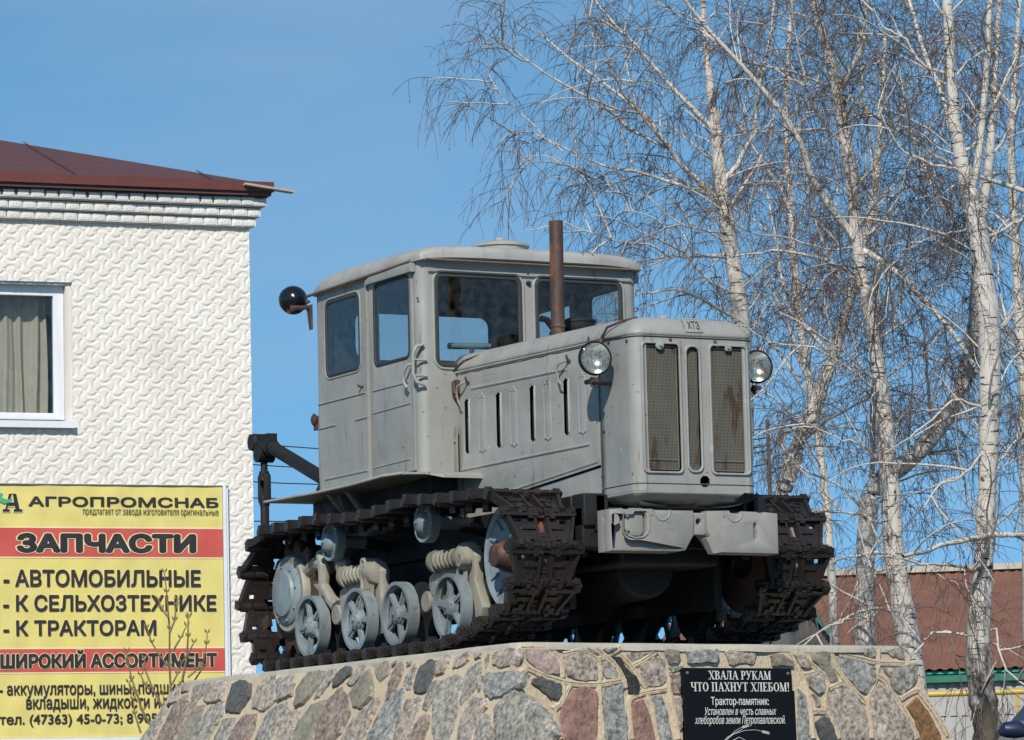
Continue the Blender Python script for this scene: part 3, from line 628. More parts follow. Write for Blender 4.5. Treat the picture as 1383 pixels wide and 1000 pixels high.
# ================================================================== TRACTOR (tractor frame: +x forward, near side is -y, z=0 track level)
TR = thing('crawler_tractor', 'light grey crawler tractor with closed cab and dark rusty tracks standing on the stone pedestal', 'tractor', (0, 0, HP))
def both(name, mb, mt, **k):
    obj(name, mb, mt, TR, **k); obj(name, mb.mirrored(), mt, TR, **k)
FY = frame((0, 0, 0), (1, 0, 0), (0, 0, 1))                      # u=x v=z w=-y
def side_at(y): return frame((0, y, 0), (1, 0, 0), (0, 0, 1))
def front_at(x): return frame((x, 0, 0), (0, 1, 0), (0, 0, 1))   # u=y v=z w=+x
# --- tracks
PATH = []
def seg(p, q, n, sag=0):
    for k in range(n):
        t = k/n; PATH.append((p[0]+(q[0]-p[0])*t, p[1]+(q[1]-p[1])*t-sag*4*t*(1-t)))
SCX, SCZ, SR = -.33, .3825, .3675; IX, IZ, IR = 2.265, .42, .30
seg((SCX, .015), (1.74, .015), 60)
th0 = R(-66); seg((1.74, .015), (IX+IR*math.cos(th0-R(14)), IZ+IR*math.sin(th0-R(14))), 14, .01)
for k in range(60):
    a = th0-R(14)+(R(90)-th0+R(14))*k/60; PATH.append((IX+IR*math.cos(a), IZ+IR*math.sin(a)))
seg((IX, IZ+IR), (1.42, .757), 24, .012); seg((1.42, .757), (.28, .757), 30, .035); seg((.28, .757), (SCX, SCZ+SR), 18, .012)
for k in range(50):
    a = R(90)+R(180)*k/50; PATH.append((SCX+SR*math.cos(a), SCZ+SR*math.sin(a)))
PA = np.array(PATH+[PATH[0]]); dl = np.linalg.norm(np.diff(PA, axis=0), axis=1); cl = np.concatenate([[0], np.cumsum(dl)])
NSH = round(cl[-1]/.183); PINS = [(np.interp(cl[-1]*k/NSH, cl, PA[:, 0]), np.interp(cl[-1]*k/NSH, cl, PA[:, 1])) for k in range(NSH)]
PP = cl[-1]/NSH
# one cast shoe: X along track, Y across, Z outward
sh = MB(); I4 = Matrix.Identity(4)
for s in (-1, 1):
    outer = [(.016, s*.026), (.016, s*.140), (PP*.5, s*.164), (PP-.016, s*.188), (PP-.016, s*.026)]
    hole = [(PP-.070, s*.105), (PP-.048, s*.105), (PP-.048, s*.14), (PP-.070, s*.14)]
    hole2 = [(.045, s*.065), (.07, s*.065), (.07, s*.105), (.045, s*.105)]
    sh.panel(outer, [hole], .022, Matrix.Translation((0, 0, .005)))
    sh.box((PP-.034, s*.197-.010, -.012), (PP+.014, s*.197+.010, .040))
    sh.box((.020, s*.075-.012, .010), (.060, s*.075+.012, .030))
    sh.bar((.012, s*.136, .010), (PP-.008, s*.188, .014), .018, .044)            # slanted outer rim
    sh.bar((.01, s*.034, .010), (PP-.01, s*.034, .012), .015, .040)             # rim of centre slot
    sh.bar((PP*.50, s*.03, .016), (PP*.50, s*.115, .013), .024, .022)           # cross rib
    sh.bar((PP-.03, s*.02, .020), (PP-.028, s*.188, .020), .016, .042)          # grouser
    sh.box((PP-.05, s*.060-.014, .004), (PP-.012, s*.060+.014, .040)); sh.box((.0, s*.100-.014, .0), (.036, s*.100+.014, .032))
    sh.box((PP*.35, s*.046-.010, -.055), (PP*.72, s*.046+.010, -.004))          # guide horn
    for y0, y1 in ((.062, .118),): sh.tube([(0, s*y0, 0), (0, s*y1, 0)], .027, 9)
    for y0, y1 in ((.126, .186),): sh.tube([(PP, s*y0, 0), (PP, s*y1, 0)], .0265, 9)
    sh.tube([(0, s*.002, 0), (0, s*.026, 0)], .025, 9)
    sh.tube([(PP, s*.030, 0), (PP, s*.058, 0)], .026, 9)
sh.tube([(0, -.203, 0), (0, .203, 0)], .011, 8)
sh.tube([(0, -.209, 0), (0, -.190, 0)], .022, 8); sh.tube([(0, .190, 0), (0, .209, 0)], .022, 8)
sh.box((.012, -.03, -.004), (.04, .03, .010)); sh.box((PP-.034, -.03, -.004), (PP-.012, .03, .014))
for s in (-1, 1):
    for yb, xb, hh in ((.182, PP, .043), (.140, .004, .034), (.088, PP, .037)):
        sh.prism([(xb-.020, s*yb-.016), (xb+.018, s*yb-.016), (xb+.018, s*yb+.016), (xb-.020, s*yb+.016)], hh*.7, Matrix.Identity(4)); sh.prism([(xb-.013, s*yb-.011), (xb+.010, s*yb-.011), (xb+.010, s*yb+.011), (xb-.013, s*yb+.011)], hh*.3, Matrix.Identity(4), hh*.7)
sh.prism([(.045, -.028), (PP*.38, -.028), (PP*.38, .028), (.045, .028)], .010, Matrix.Identity(4), -.004)
SHM = mesh_of('track_shoe', sh, trackm, 40)
for s in (-1, 1):
    for k in range(NSH):
        a = PINS[k]; b = PINS[(k+1) % NSH]; t = Vector((b[0]-a[0], 0, b[1]-a[1])).normalized(); nrm = Vector((t.z, 0, -t.x))
        yy = nrm.cross(t); j = random.uniform(-.003, .003)
        M = Matrix(((t.x, yy.x, nrm.x, a[0]), (t.y, yy.y, nrm.y, s*.7175+j), (t.z, yy.z, nrm.z, a[1]), (0, 0, 0, 1)))
        inst('track_shoe', SHM, TR, M)
# --- road wheels
RW, WZ = .168, .205
WX = [0, .598, 1.089, 1.693]
def wheel_mb():
    rim = MB(); rim.lathe([(.150, -.0), (RW, 0), (RW, .062), (.158, .066), (.150, .062)], (0, 0, 0), (0, 1, 0), 40, close=True)
    holes = []
    for k in range(5):
        a0 = 2*math.pi*k/5+.35; P = []
        for q in range(7): P.append((.143*math.cos(a0+.04+q*.90/6), .143*math.sin(a0+.04+q*.90/6)))
        for q in range(4): P.append((.064*math.cos(a0+.84-q*.70/3), .064*math.sin(a0+.84-q*.70/3)))
        holes.append(P)
    sp = MB(); sp.panel(ngon(0, 0, .150, 40), holes, .014, frame((0, .030, 0), (1, 0, 0), (0, 0, 1)), .003)
    for k in range(5):
        a = 2*math.pi*k/5+.35-.15; sp.bar((.03*math.cos(a), .018, .03*math.sin(a)), (.143*math.cos(a), .022, .143*math.sin(a)), .018, .012, up=(0, 1, 0))
    hub = MB(); hub.lathe([(.056, .030), (.054, .014), (.044, .004), (.038, -.004), (.026, -.008), (0, -.010)], (0, 0, 0), (0, 1, 0), 24)
    for k in range(5):
        a = 2*math.pi*k/5; hub.lathe([(.006, 0), (.006, -.006), (0, -.007)], (.044*math.cos(a), .004, .044*math.sin(a)), (0, 1, 0), 6)
    hub.lathe([(.011, -.009), (.011, -.018), (0, -.02)], (0, 0, 0), (0, 1, 0), 6)
    return rim, sp, hub
rim, sp, hub = wheel_mb(); rimM = mesh_of('rim', rim, bluep); spM = mesh_of('spokes', sp, bluep, 30); hubM = mesh_of('hub', hub, bluep, 30)
inn = MB(); inn.lathe([(.03, 0), (RW-.01, 0), (RW, .004), (RW, .06), (.14, .062), (.06, .02), (.03, .02)], (0, 0, 0), (0, 1, 0), 36, close=True); innM = mesh_of('inner_disc', inn, blackm)  # inner discs coloured black to carry the shadow behind the wheels
for s in (-1, 1):
    for i, x in enumerate(WX):
        wr = inst('road_wheel', rimM, TR, Matrix.Translation((x, s*.815, WZ)) @ (Matrix.Identity(4) if s < 0 else Matrix.Rotation(math.pi, 4, 'Z')) @ Matrix.Rotation(random.uniform(0, 6), 4, 'Y'))
        inst('spokes', spM, wr); inst('hub', hubM, wr); inst('inner_disc', innM, wr, Matrix.Translation((0, .145, 0)))
# --- return rollers
rr = MB(); rr.lathe([(.085, .004), (.100, 0), (.103, .004), (.103, .055), (.09, .06)], (0, 0, 0), (0, 1, 0), 36)
rr.lathe([(.09, .012), (.082, .018), (.060, .006), (.052, -.016), (.035, -.030), (0, -.034)], (0, 0, 0), (0, 1, 0), 30)
rr.lathe([(.009, -.030), (.009, -.044), (0, -.046)], (0, 0, 0), (0, 1, 0), 6)
rr.lathe([(.02, .04), (.035, .04), (.035, .26), (.02, .26)], (0, 0, 0), (0, 1, 0), 16)
rrM = mesh_of('return_roller', rr, bluep)
for s in (-1, 1):
    for x, z in ((.28, .642), (1.42, .652)):
        inst('return_roller', rrM, TR, Matrix.Translation((x, s*.81, z)) @ (Matrix.Identity(4) if s < 0 else Matrix.Rotation(math.pi, 4, 'Z')))
# --- front idler
idl = MB(); idl.lathe([(.235, .012), (.268, 0), (.272, .004), (.272, .05), (.24, .055)], (0, 0, 0), (0, 1, 0), 48)
idl.lathe([(.238, .014), (.12, .035), (.075, .02), (.07, -.03)], (0, 0, 0), (0, 1, 0), 40)
for k in range(14):
    a = 2*math.pi*k/14; idl.bar((.175*math.cos(a), .020, .175*math.sin(a)), (.236*math.cos(a), .010, .236*math.sin(a)), .010, .014, up=(0, 1, 0))
idt = MB(); idt.lathe([(.273, .0), (.278, .004), (.278, .15), (.10, .151)], (0, 0, 0), (0, 1, 0), 44)
idh = MB(); idh.lathe([(.085, .02), (.080, -.02), (.062, -.06), (.055, -.085), (.02, -.09), (0, -.088)], (0, 0, 0), (0, 1, 0), 26)
idi = MB(); idi.lathe([(.05, .10), (.25, .10), (.268, .105), (.268, .15), (.05, .15)], (0, 0, 0), (0, 1, 0), 40)  # inner idler face, black too: shadow put into its colour
for s in (-1, 1):
    Ms = Matrix.Translation((IX, s*.755, IZ)) @ (Matrix.Identity(4) if s < 0 else Matrix.Rotation(math.pi, 4, 'Z'))
    idw = inst('idler_wheel', mesh_of('idler', idl, bluep), TR, Ms); inst('hub', mesh_of('hub', idh, rustm), idw); inst('tread', mesh_of('tread', idt, rustm), idw, Matrix.Translation((0, .02, 0))); inst('inner_disc', mesh_of('disc', idi, blackm), idw)
# --- rear sprocket, final drive
spk = MB(); P = []
for k in range(26):
    a = 2*math.pi*k/26; r_ = .318 if k % 2 == 0 else .262
    P += [(r_*math.cos(a-.05), r_*math.sin(a-.05)), (r_*math.cos(a+.05), r_*math.sin(a+.05))]
spk.panel(P, [ngon(0, 0, .165, 24)], .035, frame((0, 0, 0), (1, 0, 0), (0, 0, 1)), .003)
capm = MB(); capm.lathe([(.172, .04), (.172, .012), (.160, 0), (.130, -.006), (.122, -.020), (.06, -.030), (0, -.032)], (0, 0, 0), (0, 1, 0), 44)
for k in range(8):
    a = 2*math.pi*k/8+.2; capm.lathe([(.007, 0), (.007, -.012), (0, -.013)], (.150*math.cos(a), 0, .150*math.sin(a)), (0, 1, 0), 6)
flg = MB(); flg.lathe([(.16, .02), (.205, .015), (.215, .03), (.215, .06), (.18, .09), (.18, .30)], (0, 0, 0), (0, 1, 0), 40)
for s in (-1, 1):
    Ms = Matrix.Translation((SCX+.005, s*.80, SCZ+.02)) @ (Matrix.Identity(4) if s < 0 else Matrix.Rotation(math.pi, 4, 'Z'))
    sk = inst('drive_sprocket', mesh_of('sprocket', spk, rustm, 30), TR, Ms @ Matrix.Translation((0, .075, -.02)))
    inst('hub_cover', mesh_of('cover', capm, bluep), TR, Ms); inst('flange', mesh_of('flange', flg, beigep), TR, Ms); _d = MB(); _d.lathe([(.0, .16), (.275, .16), (.275, .19), (0, .19)], (0, 0, 0), (0, 1, 0), 30); inst('sprocket_shade_disc', mesh_of('web', _d, blackm), TR, Ms)  # last: black disc added as shade in the see-through gap behind the sprocket
# final drive casing arms beside the sprocket
ca = MB()
for s in (-1,):
    ca.tube([(SCX+.15, -.74, .50), (SCX+.30, -.73, .555), (SCX+.42, -.72, .53)], [.035, .042, .05], 10)
    ca.tube([(SCX+.38, -.75, .60), (SCX+.44, -.76, .52), (SCX+.43, -.76, .42), (SCX+.50, -.75, .34), (SCX+.56, -.74, .30)], [.03, .036, .03, .034, .04], 10)
    ca.box((SCX+.22, -.74, .32), (SCX+.34, -.70, .44)); ca.bar((SCX+.1, -.72, .12), (SCX+.32, -.72, .22), .04, .07)
    ca.tube([(SCX+.55, -.72, .62), (SCX+.62, -.73, .52), (SCX+.60, -.72, .45)], [.02, .05, .03], 8)
both('final_drive_arm', ca, beigep)
# --- suspension bogies
def bogie(x0, x1, big):
    """x0,x1 : axle positions"""
    b = MB(); xm = (x0+x1)/2; y = -.70
    pv = Vector((x0+.27*(x1-x0)/.6+.02, y-.05, .27))
    zs = .455; k = 1.0
    xa = x0+.335; xb = x0+.62                                   # spring seats
    # pivot boss with two round plates
    b.lathe([(.0, -.032), (.05, -.032), (.055, -.026), (.055, .03), (.0, .03)], pv+Vector((-.0, 0, -.02)), (0, 1, 0), 22)
    b.lathe([(.0, -.022), (.036, -.022), (.036, .03), (.0, .03)], pv+Vector((.075, 0, .045)), (0, 1, 0), 18)
    poly = [(pv.x-.065, .21), (pv.x+.01, .185), (pv.x+.10, .235), (pv.x+.145, .32), (xb-.02, .385), (xb-.03, .415), (xa+.02, .405), (xa-.01, .50), (xa-.055, .515), (xa-.075, .40), (xa-.12, .385), (xa-.13, .33), (pv.x-.05, .29)]
    b.panel(poly, [], .05, side_at(y+.005), .008)
    # rear spring seat
    b.lathe([(0, -.02), (.058, -.02), (.062, -.01), (.062, .018), (0, .02)], (xa-.02, y-.02, zs), (1, 0, 0), 26)
    a = obj('balance_arm', b, beigep, TR, ang=35); obj('balance_arm', b.mirrored(), beigep, TR)
    # front arm: cast hood over the spring plus broad web down to the leading axle
    c = MB()
    c.lathe([(.0, -.06), (.058, -.055), (.066, -.03), (.074, .0), (.074, .03), (.062, .05), (.03, .062), (0, .064)], (xb+.03, y-.02, zs), (1, 0, 0), 30)
    poly = [(xb-.0, zs+.05), (xb+.07, zs+.055), (xb+.11, zs), (x1+.12, .33), (x1+.20, .19), (x1+.17, .13), (x1+.02, .11), (x1-.08, .16), (xb-.02, .33), (xb-.02, .40)]
    c.panel(poly, [], .055, side_at(y+.01), .010)
    c.bar((xb+.02, y-.045, zs+.06), (xb+.0, y-.055, .33), .022, .02); c.bar((xb+.07, y-.05, zs+.05), (x1+.06, y-.04, .30), .022, .018)
    if big:
        c.lathe([(.018, -.004), (.032, -.006), (.034, .0), (.034, .05)], (xb+.075, y-.085, zs-.02), (0, 1, 0), 18); c.lathe([(.0185, .004), (0, .005)], (xb+.075, y-.088, zs-.02), (0, 1, 0), 14)
    else:
        c.panel(rrect(xb-.0, zs-.11, xb+.055, zs+.075, .025), [rrect(xb+.014, zs-.085, xb+.042, zs+.06, .014)], .05, side_at(y-.065), .004)
    obj('balance_arm', c, beigep, TR); obj('balance_arm', c.mirrored(), beigep, TR)
    s_ = MB(); P = []
    turns = 6 if not big else 6
    for q in range(turns*14+1):
        a_ = 2*math.pi*q/14; P.append((xa+.0+(xb-xa-.015)*q/(turns*14), y-.02+.044*math.cos(a_), zs+.044*math.sin(a_)))
    s_.tube(P, .0115, 7); obj('coil_spring', s_, beigep, TR, ang=60); obj('coil_spring', s_.mirrored(), beigep, TR, ang=60)
    for xx in (x0, x1): ax = MB(); ax.tube([(xx, -.78, WZ), (xx, -.50, WZ)], .035, 14); both('axle', ax, blackm)
    ax = MB(); ax.tube([(pv.x, -.72, .27), (pv.x, -.35, .27)], .045, 14); both('pivot_shaft', ax, blackm)
bogie(WX[0], WX[1], False); bogie(WX[2], WX[3], True)
# --- chassis, belly and running gear; black boxes added to stand in for underbody shade
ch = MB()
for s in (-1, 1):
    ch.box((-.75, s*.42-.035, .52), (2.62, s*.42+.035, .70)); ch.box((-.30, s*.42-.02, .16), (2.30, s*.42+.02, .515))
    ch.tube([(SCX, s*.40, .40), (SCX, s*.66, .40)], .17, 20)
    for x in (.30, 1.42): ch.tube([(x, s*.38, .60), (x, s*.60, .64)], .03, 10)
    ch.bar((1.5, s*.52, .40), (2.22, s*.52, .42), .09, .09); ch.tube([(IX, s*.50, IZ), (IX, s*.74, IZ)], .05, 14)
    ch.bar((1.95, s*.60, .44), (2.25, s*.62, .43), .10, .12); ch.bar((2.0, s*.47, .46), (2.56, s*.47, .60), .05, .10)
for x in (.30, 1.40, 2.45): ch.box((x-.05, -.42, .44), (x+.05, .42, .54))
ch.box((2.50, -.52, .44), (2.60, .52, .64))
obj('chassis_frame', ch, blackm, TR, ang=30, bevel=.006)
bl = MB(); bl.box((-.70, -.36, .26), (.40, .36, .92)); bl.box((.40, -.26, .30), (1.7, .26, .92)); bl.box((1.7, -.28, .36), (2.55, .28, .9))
bl.tube([(1.0, 0, .33), (2.3, 0, .38)], .17, 18); obj('gearbox_and_belly_shade', bl, blackm, TR, bevel=.02)
# black box and bracket ahead of the near track
bb = MB(); bb.box((2.50, -.52, .545), (2.62, -.40, .705)); bb.bar((2.52, -.50, .55), (2.50, -.46, .40), .03, .05); bb.box((2.40, -.53, .60), (2.505, -.44, .70))
both('tow_bracket', bb, blackm, bevel=.006)

# --- counterweights
cwp = [(-.478, .408), (-.478, .612), (-.40, .617), (-.387, .600), (-.355, .600), (-.345, .615), (-.235, .617), (-.224, .603), (-.215, .612), (-.005, .612), (-.005, .492), (-.055, .415), (-.10, .408)]
def notch(u, v, w2, d): return rrect(u-w2, v-d, u+w2, v+.004, .018, 4)
for s in (-1, 1):
    cw = MB(); M = front_at(2.765)
    if s < 0: o_ = cwp
    else: o_ = [(.068, .612), (.068, .520), (.082, .490), (.150, .406), (.478, .404), (.478, .606), (.405, .612), (.39, .597), (.375, .597), (.365, .612), (.275, .614), (.262, .602), (.21, .604), (.20, .616)][::-1]
    hs = [rrect(min(s*.395, s*.272), .475, max(s*.395, s*.272), .606, .035), ngon(s*.452, .562, .016, 8)] if s < 0 else [rrect(.338, .475, .352, .555, .005)]
    cw.panel(o_, hs, .07, M, .012)
    cw.panel([(a*.995, b) for a, b in o_], [], .10, front_at(2.715), .008)
    obj('counterweight', cw, castp, TR, ang=40)
    d = MB()
    if s < 0:
        d.panel(rrect(-.385, .485, -.282, .606, .03), [], .012, front_at(2.775), .003)
        for zz_ in (.585, .515): d.lathe([(.011, 0), (.011, .014), (0, .016)], (2.78, -.377, zz_), (1, 0, 0), 8)
    # raised rounded pads and dimples on the upper edge
    for u in (-.185,) if s < 0 else (.225,):
        ring = [(u+.045*math.cos(R(a)), .612+.052*math.sin(R(a))) for a in range(180, 361, 15)]
        d.tube([Vector((2.80, a, b)) for a, b in ring], .0045, 6)
        d.tube([Vector((2.80, u-.062, .612)), Vector((2.80, u-.060, .585))], .006, 6)
    if s < 0: d.tube([Vector((2.80, a, b)) for a, b in [(-.258, .60), (-.258, .52), (-.268, .495), (-.292, .478), (-.335, .472), (-.375, .482), (-.392, .50)]], .005, 6)
    # cast mark
    u0 = -.165 if s < 0 else .265
    if s < 0: d.tube([Vector((2.800, u0+a, .52+b)) for a, b in [(0, 0), (.045, 0), (.045, .03), (0, .03), (0, 0)]], .002, 4)
    for k in range(3): d.bar((2.80, u0+.008+.012*k, .51), (2.80, u0+.012+.012*k, .535), .003, .003, up=(1, 0, 0))
    obj('cast_detail', d, castp, TR, ang=40)
lug = MB(); lug.prism([(.085, .400), (.165, .412), (.110, .492), (.050, .474)], .05, front_at(2.770)); lug.panel(rrect(-.004, .495, .072, .603, .01), [ngon(.035, .560, .016, 12)], .08, front_at(2.735), .004); obj('towing_lug', lug, castp, TR, ang=40)

# --- hood
def hw(x): return .45-(x-1.13)*.075 if x < 2.53 else .345
OUTX, NFR, CRR = [], 2.84, .065
def nose_outline(x_back, off=0, nback=8):
    """plan outline from rear near side, round the front, to rear far side; list of (x,y,isfront)"""
    P = []
    for k in range(nback): x = x_back+(NFR-CRR-x_back)*k/nback; P.append((x, -hw(x), 0))
    for k in range(9): a = R(-90+90*k/8); P.append((NFR-CRR+CRR*math.cos(a), -.345+CRR+CRR*math.sin(a), math.cos(a)))
    for k in range(1, 12): P.append((NFR, -.28+.56*k/12, 1))
    for k in range(9): a = R(90*k/8); P.append((NFR-CRR+CRR*math.cos(a), .345-CRR+CRR*math.sin(a), math.cos(a)))
    for k in range(nback): x = NFR-CRR+(x_back-(NFR-CRR))*(k+1)/nback; P.append((x, hw(x), 0))
    return P
def lipz(x): return 1.478+.0 if x < 2.45 else 1.478-.012*min(1, (x-2.45)/.3)
O = nose_outline(1.08, nback=14)
mb = MB(); V = []; prof = [(0, 0), (-.001, .014), (.003, .028), (.012, .044), (.03, .066), (.052, .086), (.08, .098), (.12, .105), (.2, .112), (.33, .117)]
for d, h in prof:
    for x, y, fr in O:
        wd = abs(hw(min(x, 2.6))); V.append((x-d if fr > 0 else min(x, NFR-CRR-d), y*(wd-d)/wd, lipz(x)+h))
n = len(O); F = [(i*n+k, i*n+k+1, (i+1)*n+k+1, (i+1)*n+k) for i in range(len(prof)-1) for k in range(n-1)]
F += [((len(prof)-1)*n+k, (len(prof)-1)*n+k+1, (len(prof)-1)*n+n-2-k, (len(prof)-1)*n+n-1-k) for k in range(n//2-1)]
mb.add(V, F); o = obj('hood_top', mb, paint, TR, ang=50)
m_ = o.modifiers.new('thickness', 'SOLIDIFY'); m_.thickness = .003
# rear part: raised seam bead along the hood edge
for s in (-1, 1):
    mb = MB(); mb.tube([(x, s*(hw(x)+.0035), 1.4605+.0015*math.sin(x*31)) for x in [1.14+.07*k for k in range(19)]], [.0012+.003*abs(math.sin(k*1.7)) for k in range(19)], 6); obj('rusted_seam', mb, gutterm, TR, ang=60)
    mb = MB(); mb.tube([(x, s*(hw(x)+.003), 1.472) for x in (1.10, 1.5, 2.0, 2.43)], .006, 8); obj('hood_bead', mb, paint, TR, ang=60)
cap = MB(); cap.lathe([(.028, 0), (.028, .018), (.018, .03), (0, .032)], (2.55, 0, 1.578), (0, 0, 1), 16); obj('radiator_cap', cap, paint, TR)
# side panels with louvres
for s in (-1, 1):
    Mh = frame((1.13, -.45, 0), (1, .075, 0), (0, 0, 1)); q = math.sqrt(1+.075**2)
    def U(x): return (x-1.13)*q
    ot = [(U(1.15), .742), (U(2.49), .858), (U(2.49), 1.472), (U(1.15), 1.472)]
    sl = []
    for x in (1.232, 1.545, 1.872, 2.190): sl.append([(U(x-.026), 1.05), (U(x-.004), 1.03), (U(x+.024), 1.045), (U(x+.024), 1.31), (U(x), 1.325), (U(x-.026), 1.305)])
    mb = MB(); mb.panel(ot, sl, .006, Mh, .0015)
    sp_ = obj('hood_side_panel', mb if s < 0 else mb.mirrored(), paint, TR, ang=30)
    d = MB()
    for x in (1.232, 1.545, 1.872, 2.190):      # pressed half-round lip in front of each slot
        a = Mh @ Vector((U(x+.033), 1.035, .002)); b = Mh @ Vector((U(x+.033), 1.32, .002)); d.tube([a, a.lerp(b, .06)+Vector((0, -.004, 0)), a.lerp(b, .94)+Vector((0, -.004, 0)), b], [.003, .007, .007, .003], 8)
    for x in (1.385, 1.695, 2.018, 2.340):      # raised pads between the slots
        d.panel(rrect(U(x-.034), 1.032, U(x+.034), 1.325, .012), [rrect(U(x-.025), 1.045, U(x+.025), 1.312, .010)], .007, Mh @ Matrix.Translation((0, 0, .004)), .003)
        d.panel(rrect(U(x-.027), 1.042, U(x+.027), 1.315, .010), [], .006, Mh @ Matrix.Translation((0, 0, .002)), .002)
        for zz_ in (1.033, 1.33): d.lathe([(.008, 0), (.006, .008), (0, .01)], Mh @ Vector((U(x+.006), zz_, .002)), (0, -1, 0), 8)
    for z0, z1, xa, xb in ((1.372, 1.368, 1.29, 2.20), (.955, .970, 1.17, 2.40)):
        a = Mh @ Vector((U(xa), z0, .001)); b = Mh @ Vector((U(xb), z1, .001)); d.tube([a, b], .0085, 8)
    for z_ in (1.40, 1.425): d.tube([Mh @ Vector((U(1.32), z_, .001)), Mh @ Vector((U(1.55), z_+.002, .001))], .003, 6)
    d.tube([Mh @ Vector((U(1.16), .762, .001)), Mh @ Vector((U(2.47), .878, .001)), Mh @ Vector((U(2.482), .90, .001)), Mh @ Vector((U(2.482), 1.20, .001))], .008, 8)
    obj('pressed_rib', d if s < 0 else d.mirrored(), paint, sp_, ang=40)
    # dark sheet behind the slots, standing in for the shaded engine bay
    mb = MB(); mb.add([Mh @ Vector(p) for p in ((U(1.16), .76, -.05), (U(2.47), .87, -.05), (U(2.47), 1.46, -.05), (U(1.16), 1.46, -.05))], [(0, 1, 2, 3)])
    obj('engine_bay_shade', mb if s < 0 else mb.mirrored(), darkm, TR, ang=0)
    # latch handles
    for x, z in ((1.215, 1.395), (2.19, 1.395)):
        mb = MB(); p = Mh @ Vector((U(x), z-.005, 0)); hl = MB()
        hl.tube([p+Vector((.05, 0, .025)), p+Vector((.03, -.035, .01)), p+Vector((0, -.045, .0)), p+Vector((-.012, -.045, -.03)), p+Vector((.0, -.040, -.085)), p+Vector((.012, -.03, -.105))], [.004, .006, .006, .006, .005, .004], 8)
        obj('latch_handle', hl if s < 0 else hl.mirrored(), beigep, TR, ang=60)
        kb = MB(); kb.tube([p+Vector((.052, 0, .01)), p+Vector((.052, -.02, .03)), p+Vector((.052, -.022, .045))], .006, 6); obj('latch_bolt', kb if s < 0 else kb.mirrored(), rustm, TR)
    # lower side plate
    mb = MB(); mb.panel([(U(1.15), .66), (U(2.52), .62), (U(2.52), .852), (U(1.16), .738)], [], .005, Mh @ Matrix.Translation((0, 0, -.012)), 0)
    mb.panel(rrect(U(1.86), .665, U(2.12), .742, .012), [rrect(U(1.868), .673, U(2.112), .734, .01)], .006, Mh @ Matrix.Translation((0, 0, -.008)), .002)
    mb.panel(rrect(U(1.60), .705, U(2.20), .715, .004), [], .006, Mh @ Matrix.Translation((0, 0, -.008)), .002)
    obj('lower_side_plate', mb if s < 0 else mb.mirrored(), paint, TR, ang=30)
# nose: front face with three grille openings
gr = [(-.298, .792, -.087, 1.428, .02), (-.052, .800, .026, 1.418, .03), (.084, .792, .297, 1.428, .02)]
mb = MB(); M = front_at(NFR-.002)
mb.panel([(-.281, .70), (.281, .70), (.281, 1.466), (-.281, 1.466)], [[(max(-.2805+.006, a), b) for a, b in rrect(max(g_[0], -.272), g_[1], min(g_[2], .272), g_[3], g_[4])] for g_ in gr]+[ngon(.04, .752, .030, 8, R(22.5))], .004, M)
nose = obj('radiator_cowl', mb, paint, TR, ang=30)
O2 = nose_outline(2.50, nback=6); n = len(O2)
def strip(rng, levels, closed=False):
    m = MB(); V = []
    for d, z in levels:
        for i in rng:
            x, y, fr = O2[i]; V.append((x-d*fr, y-(d*.8 if y > 0 else -d*.8)*(1-fr*.6), z))
    k = len(rng); m.add(V, [(i*k+j, i*k+j+1, (i+1)*k+j+1, (i+1)*k+j) for i in range(len(levels)-1) for j in range(k-1)]); return m
# corners of the cowl: the quarter-round corner between the sides and the front
nb = 6
for mb in (strip(range(0, nb+9), [(0, .70), (0, .704), (0, 1.462), (0, 1.466)]), strip(range(n-nb-9, n), [(0, .70), (0, .704), (0, 1.462), (0, 1.466)])):
    o = obj('cowl_corner', mb, paint, nose, ang=50); m_ = o.modifiers.new('t', 'SOLIDIFY'); m_.thickness = .003
bs = strip(range(n), [(0, .7), (.006, .690), (.022, .676), (.050, .662), (.095, .650), (.16, .641), (.26, .634)])
o = obj('lower_cowl', bs, paint, nose, ang=60); m_ = o.modifiers.new('t', 'SOLIDIFY'); m_.thickness = .003
# cowl seams
mb = MB(); mb.tube([(x+.001*fr, y*1.002, .738) for x, y, fr in O2 if not (x > 2.83 and -.0 < y < .08)], .0028, 5); o = obj('cowl_seam', mb, gutterm, nose, ang=60)
mb = MB(); mb.tube([(x+.001*fr, y*1.002, lipz(x)-.006) for x, y, fr in O2], .0035, 5); obj('cowl_seam', mb, rubber, nose, ang=60)
mb = MB(); mb.lathe([(.032, .02), (.032, -.06), (0, -.061)], (NFR-.03, .04, .752), (1, 0, 0), 8); obj('crank_hole', mb, blackm, nose)
mb = MB(); mb.panel([(.225, -.030), (.30, -.032), (.325, -.012), (.322, .020), (.262, .026), (.245, .0)], [], .012, frame((2.824, -.002, .681), (0, 1, 0), (1, 0, 1.5)), .002); obj('opening_shade_plate', mb, lampblk, nose)  # black plate on the cowl, painted shade of an oval hole
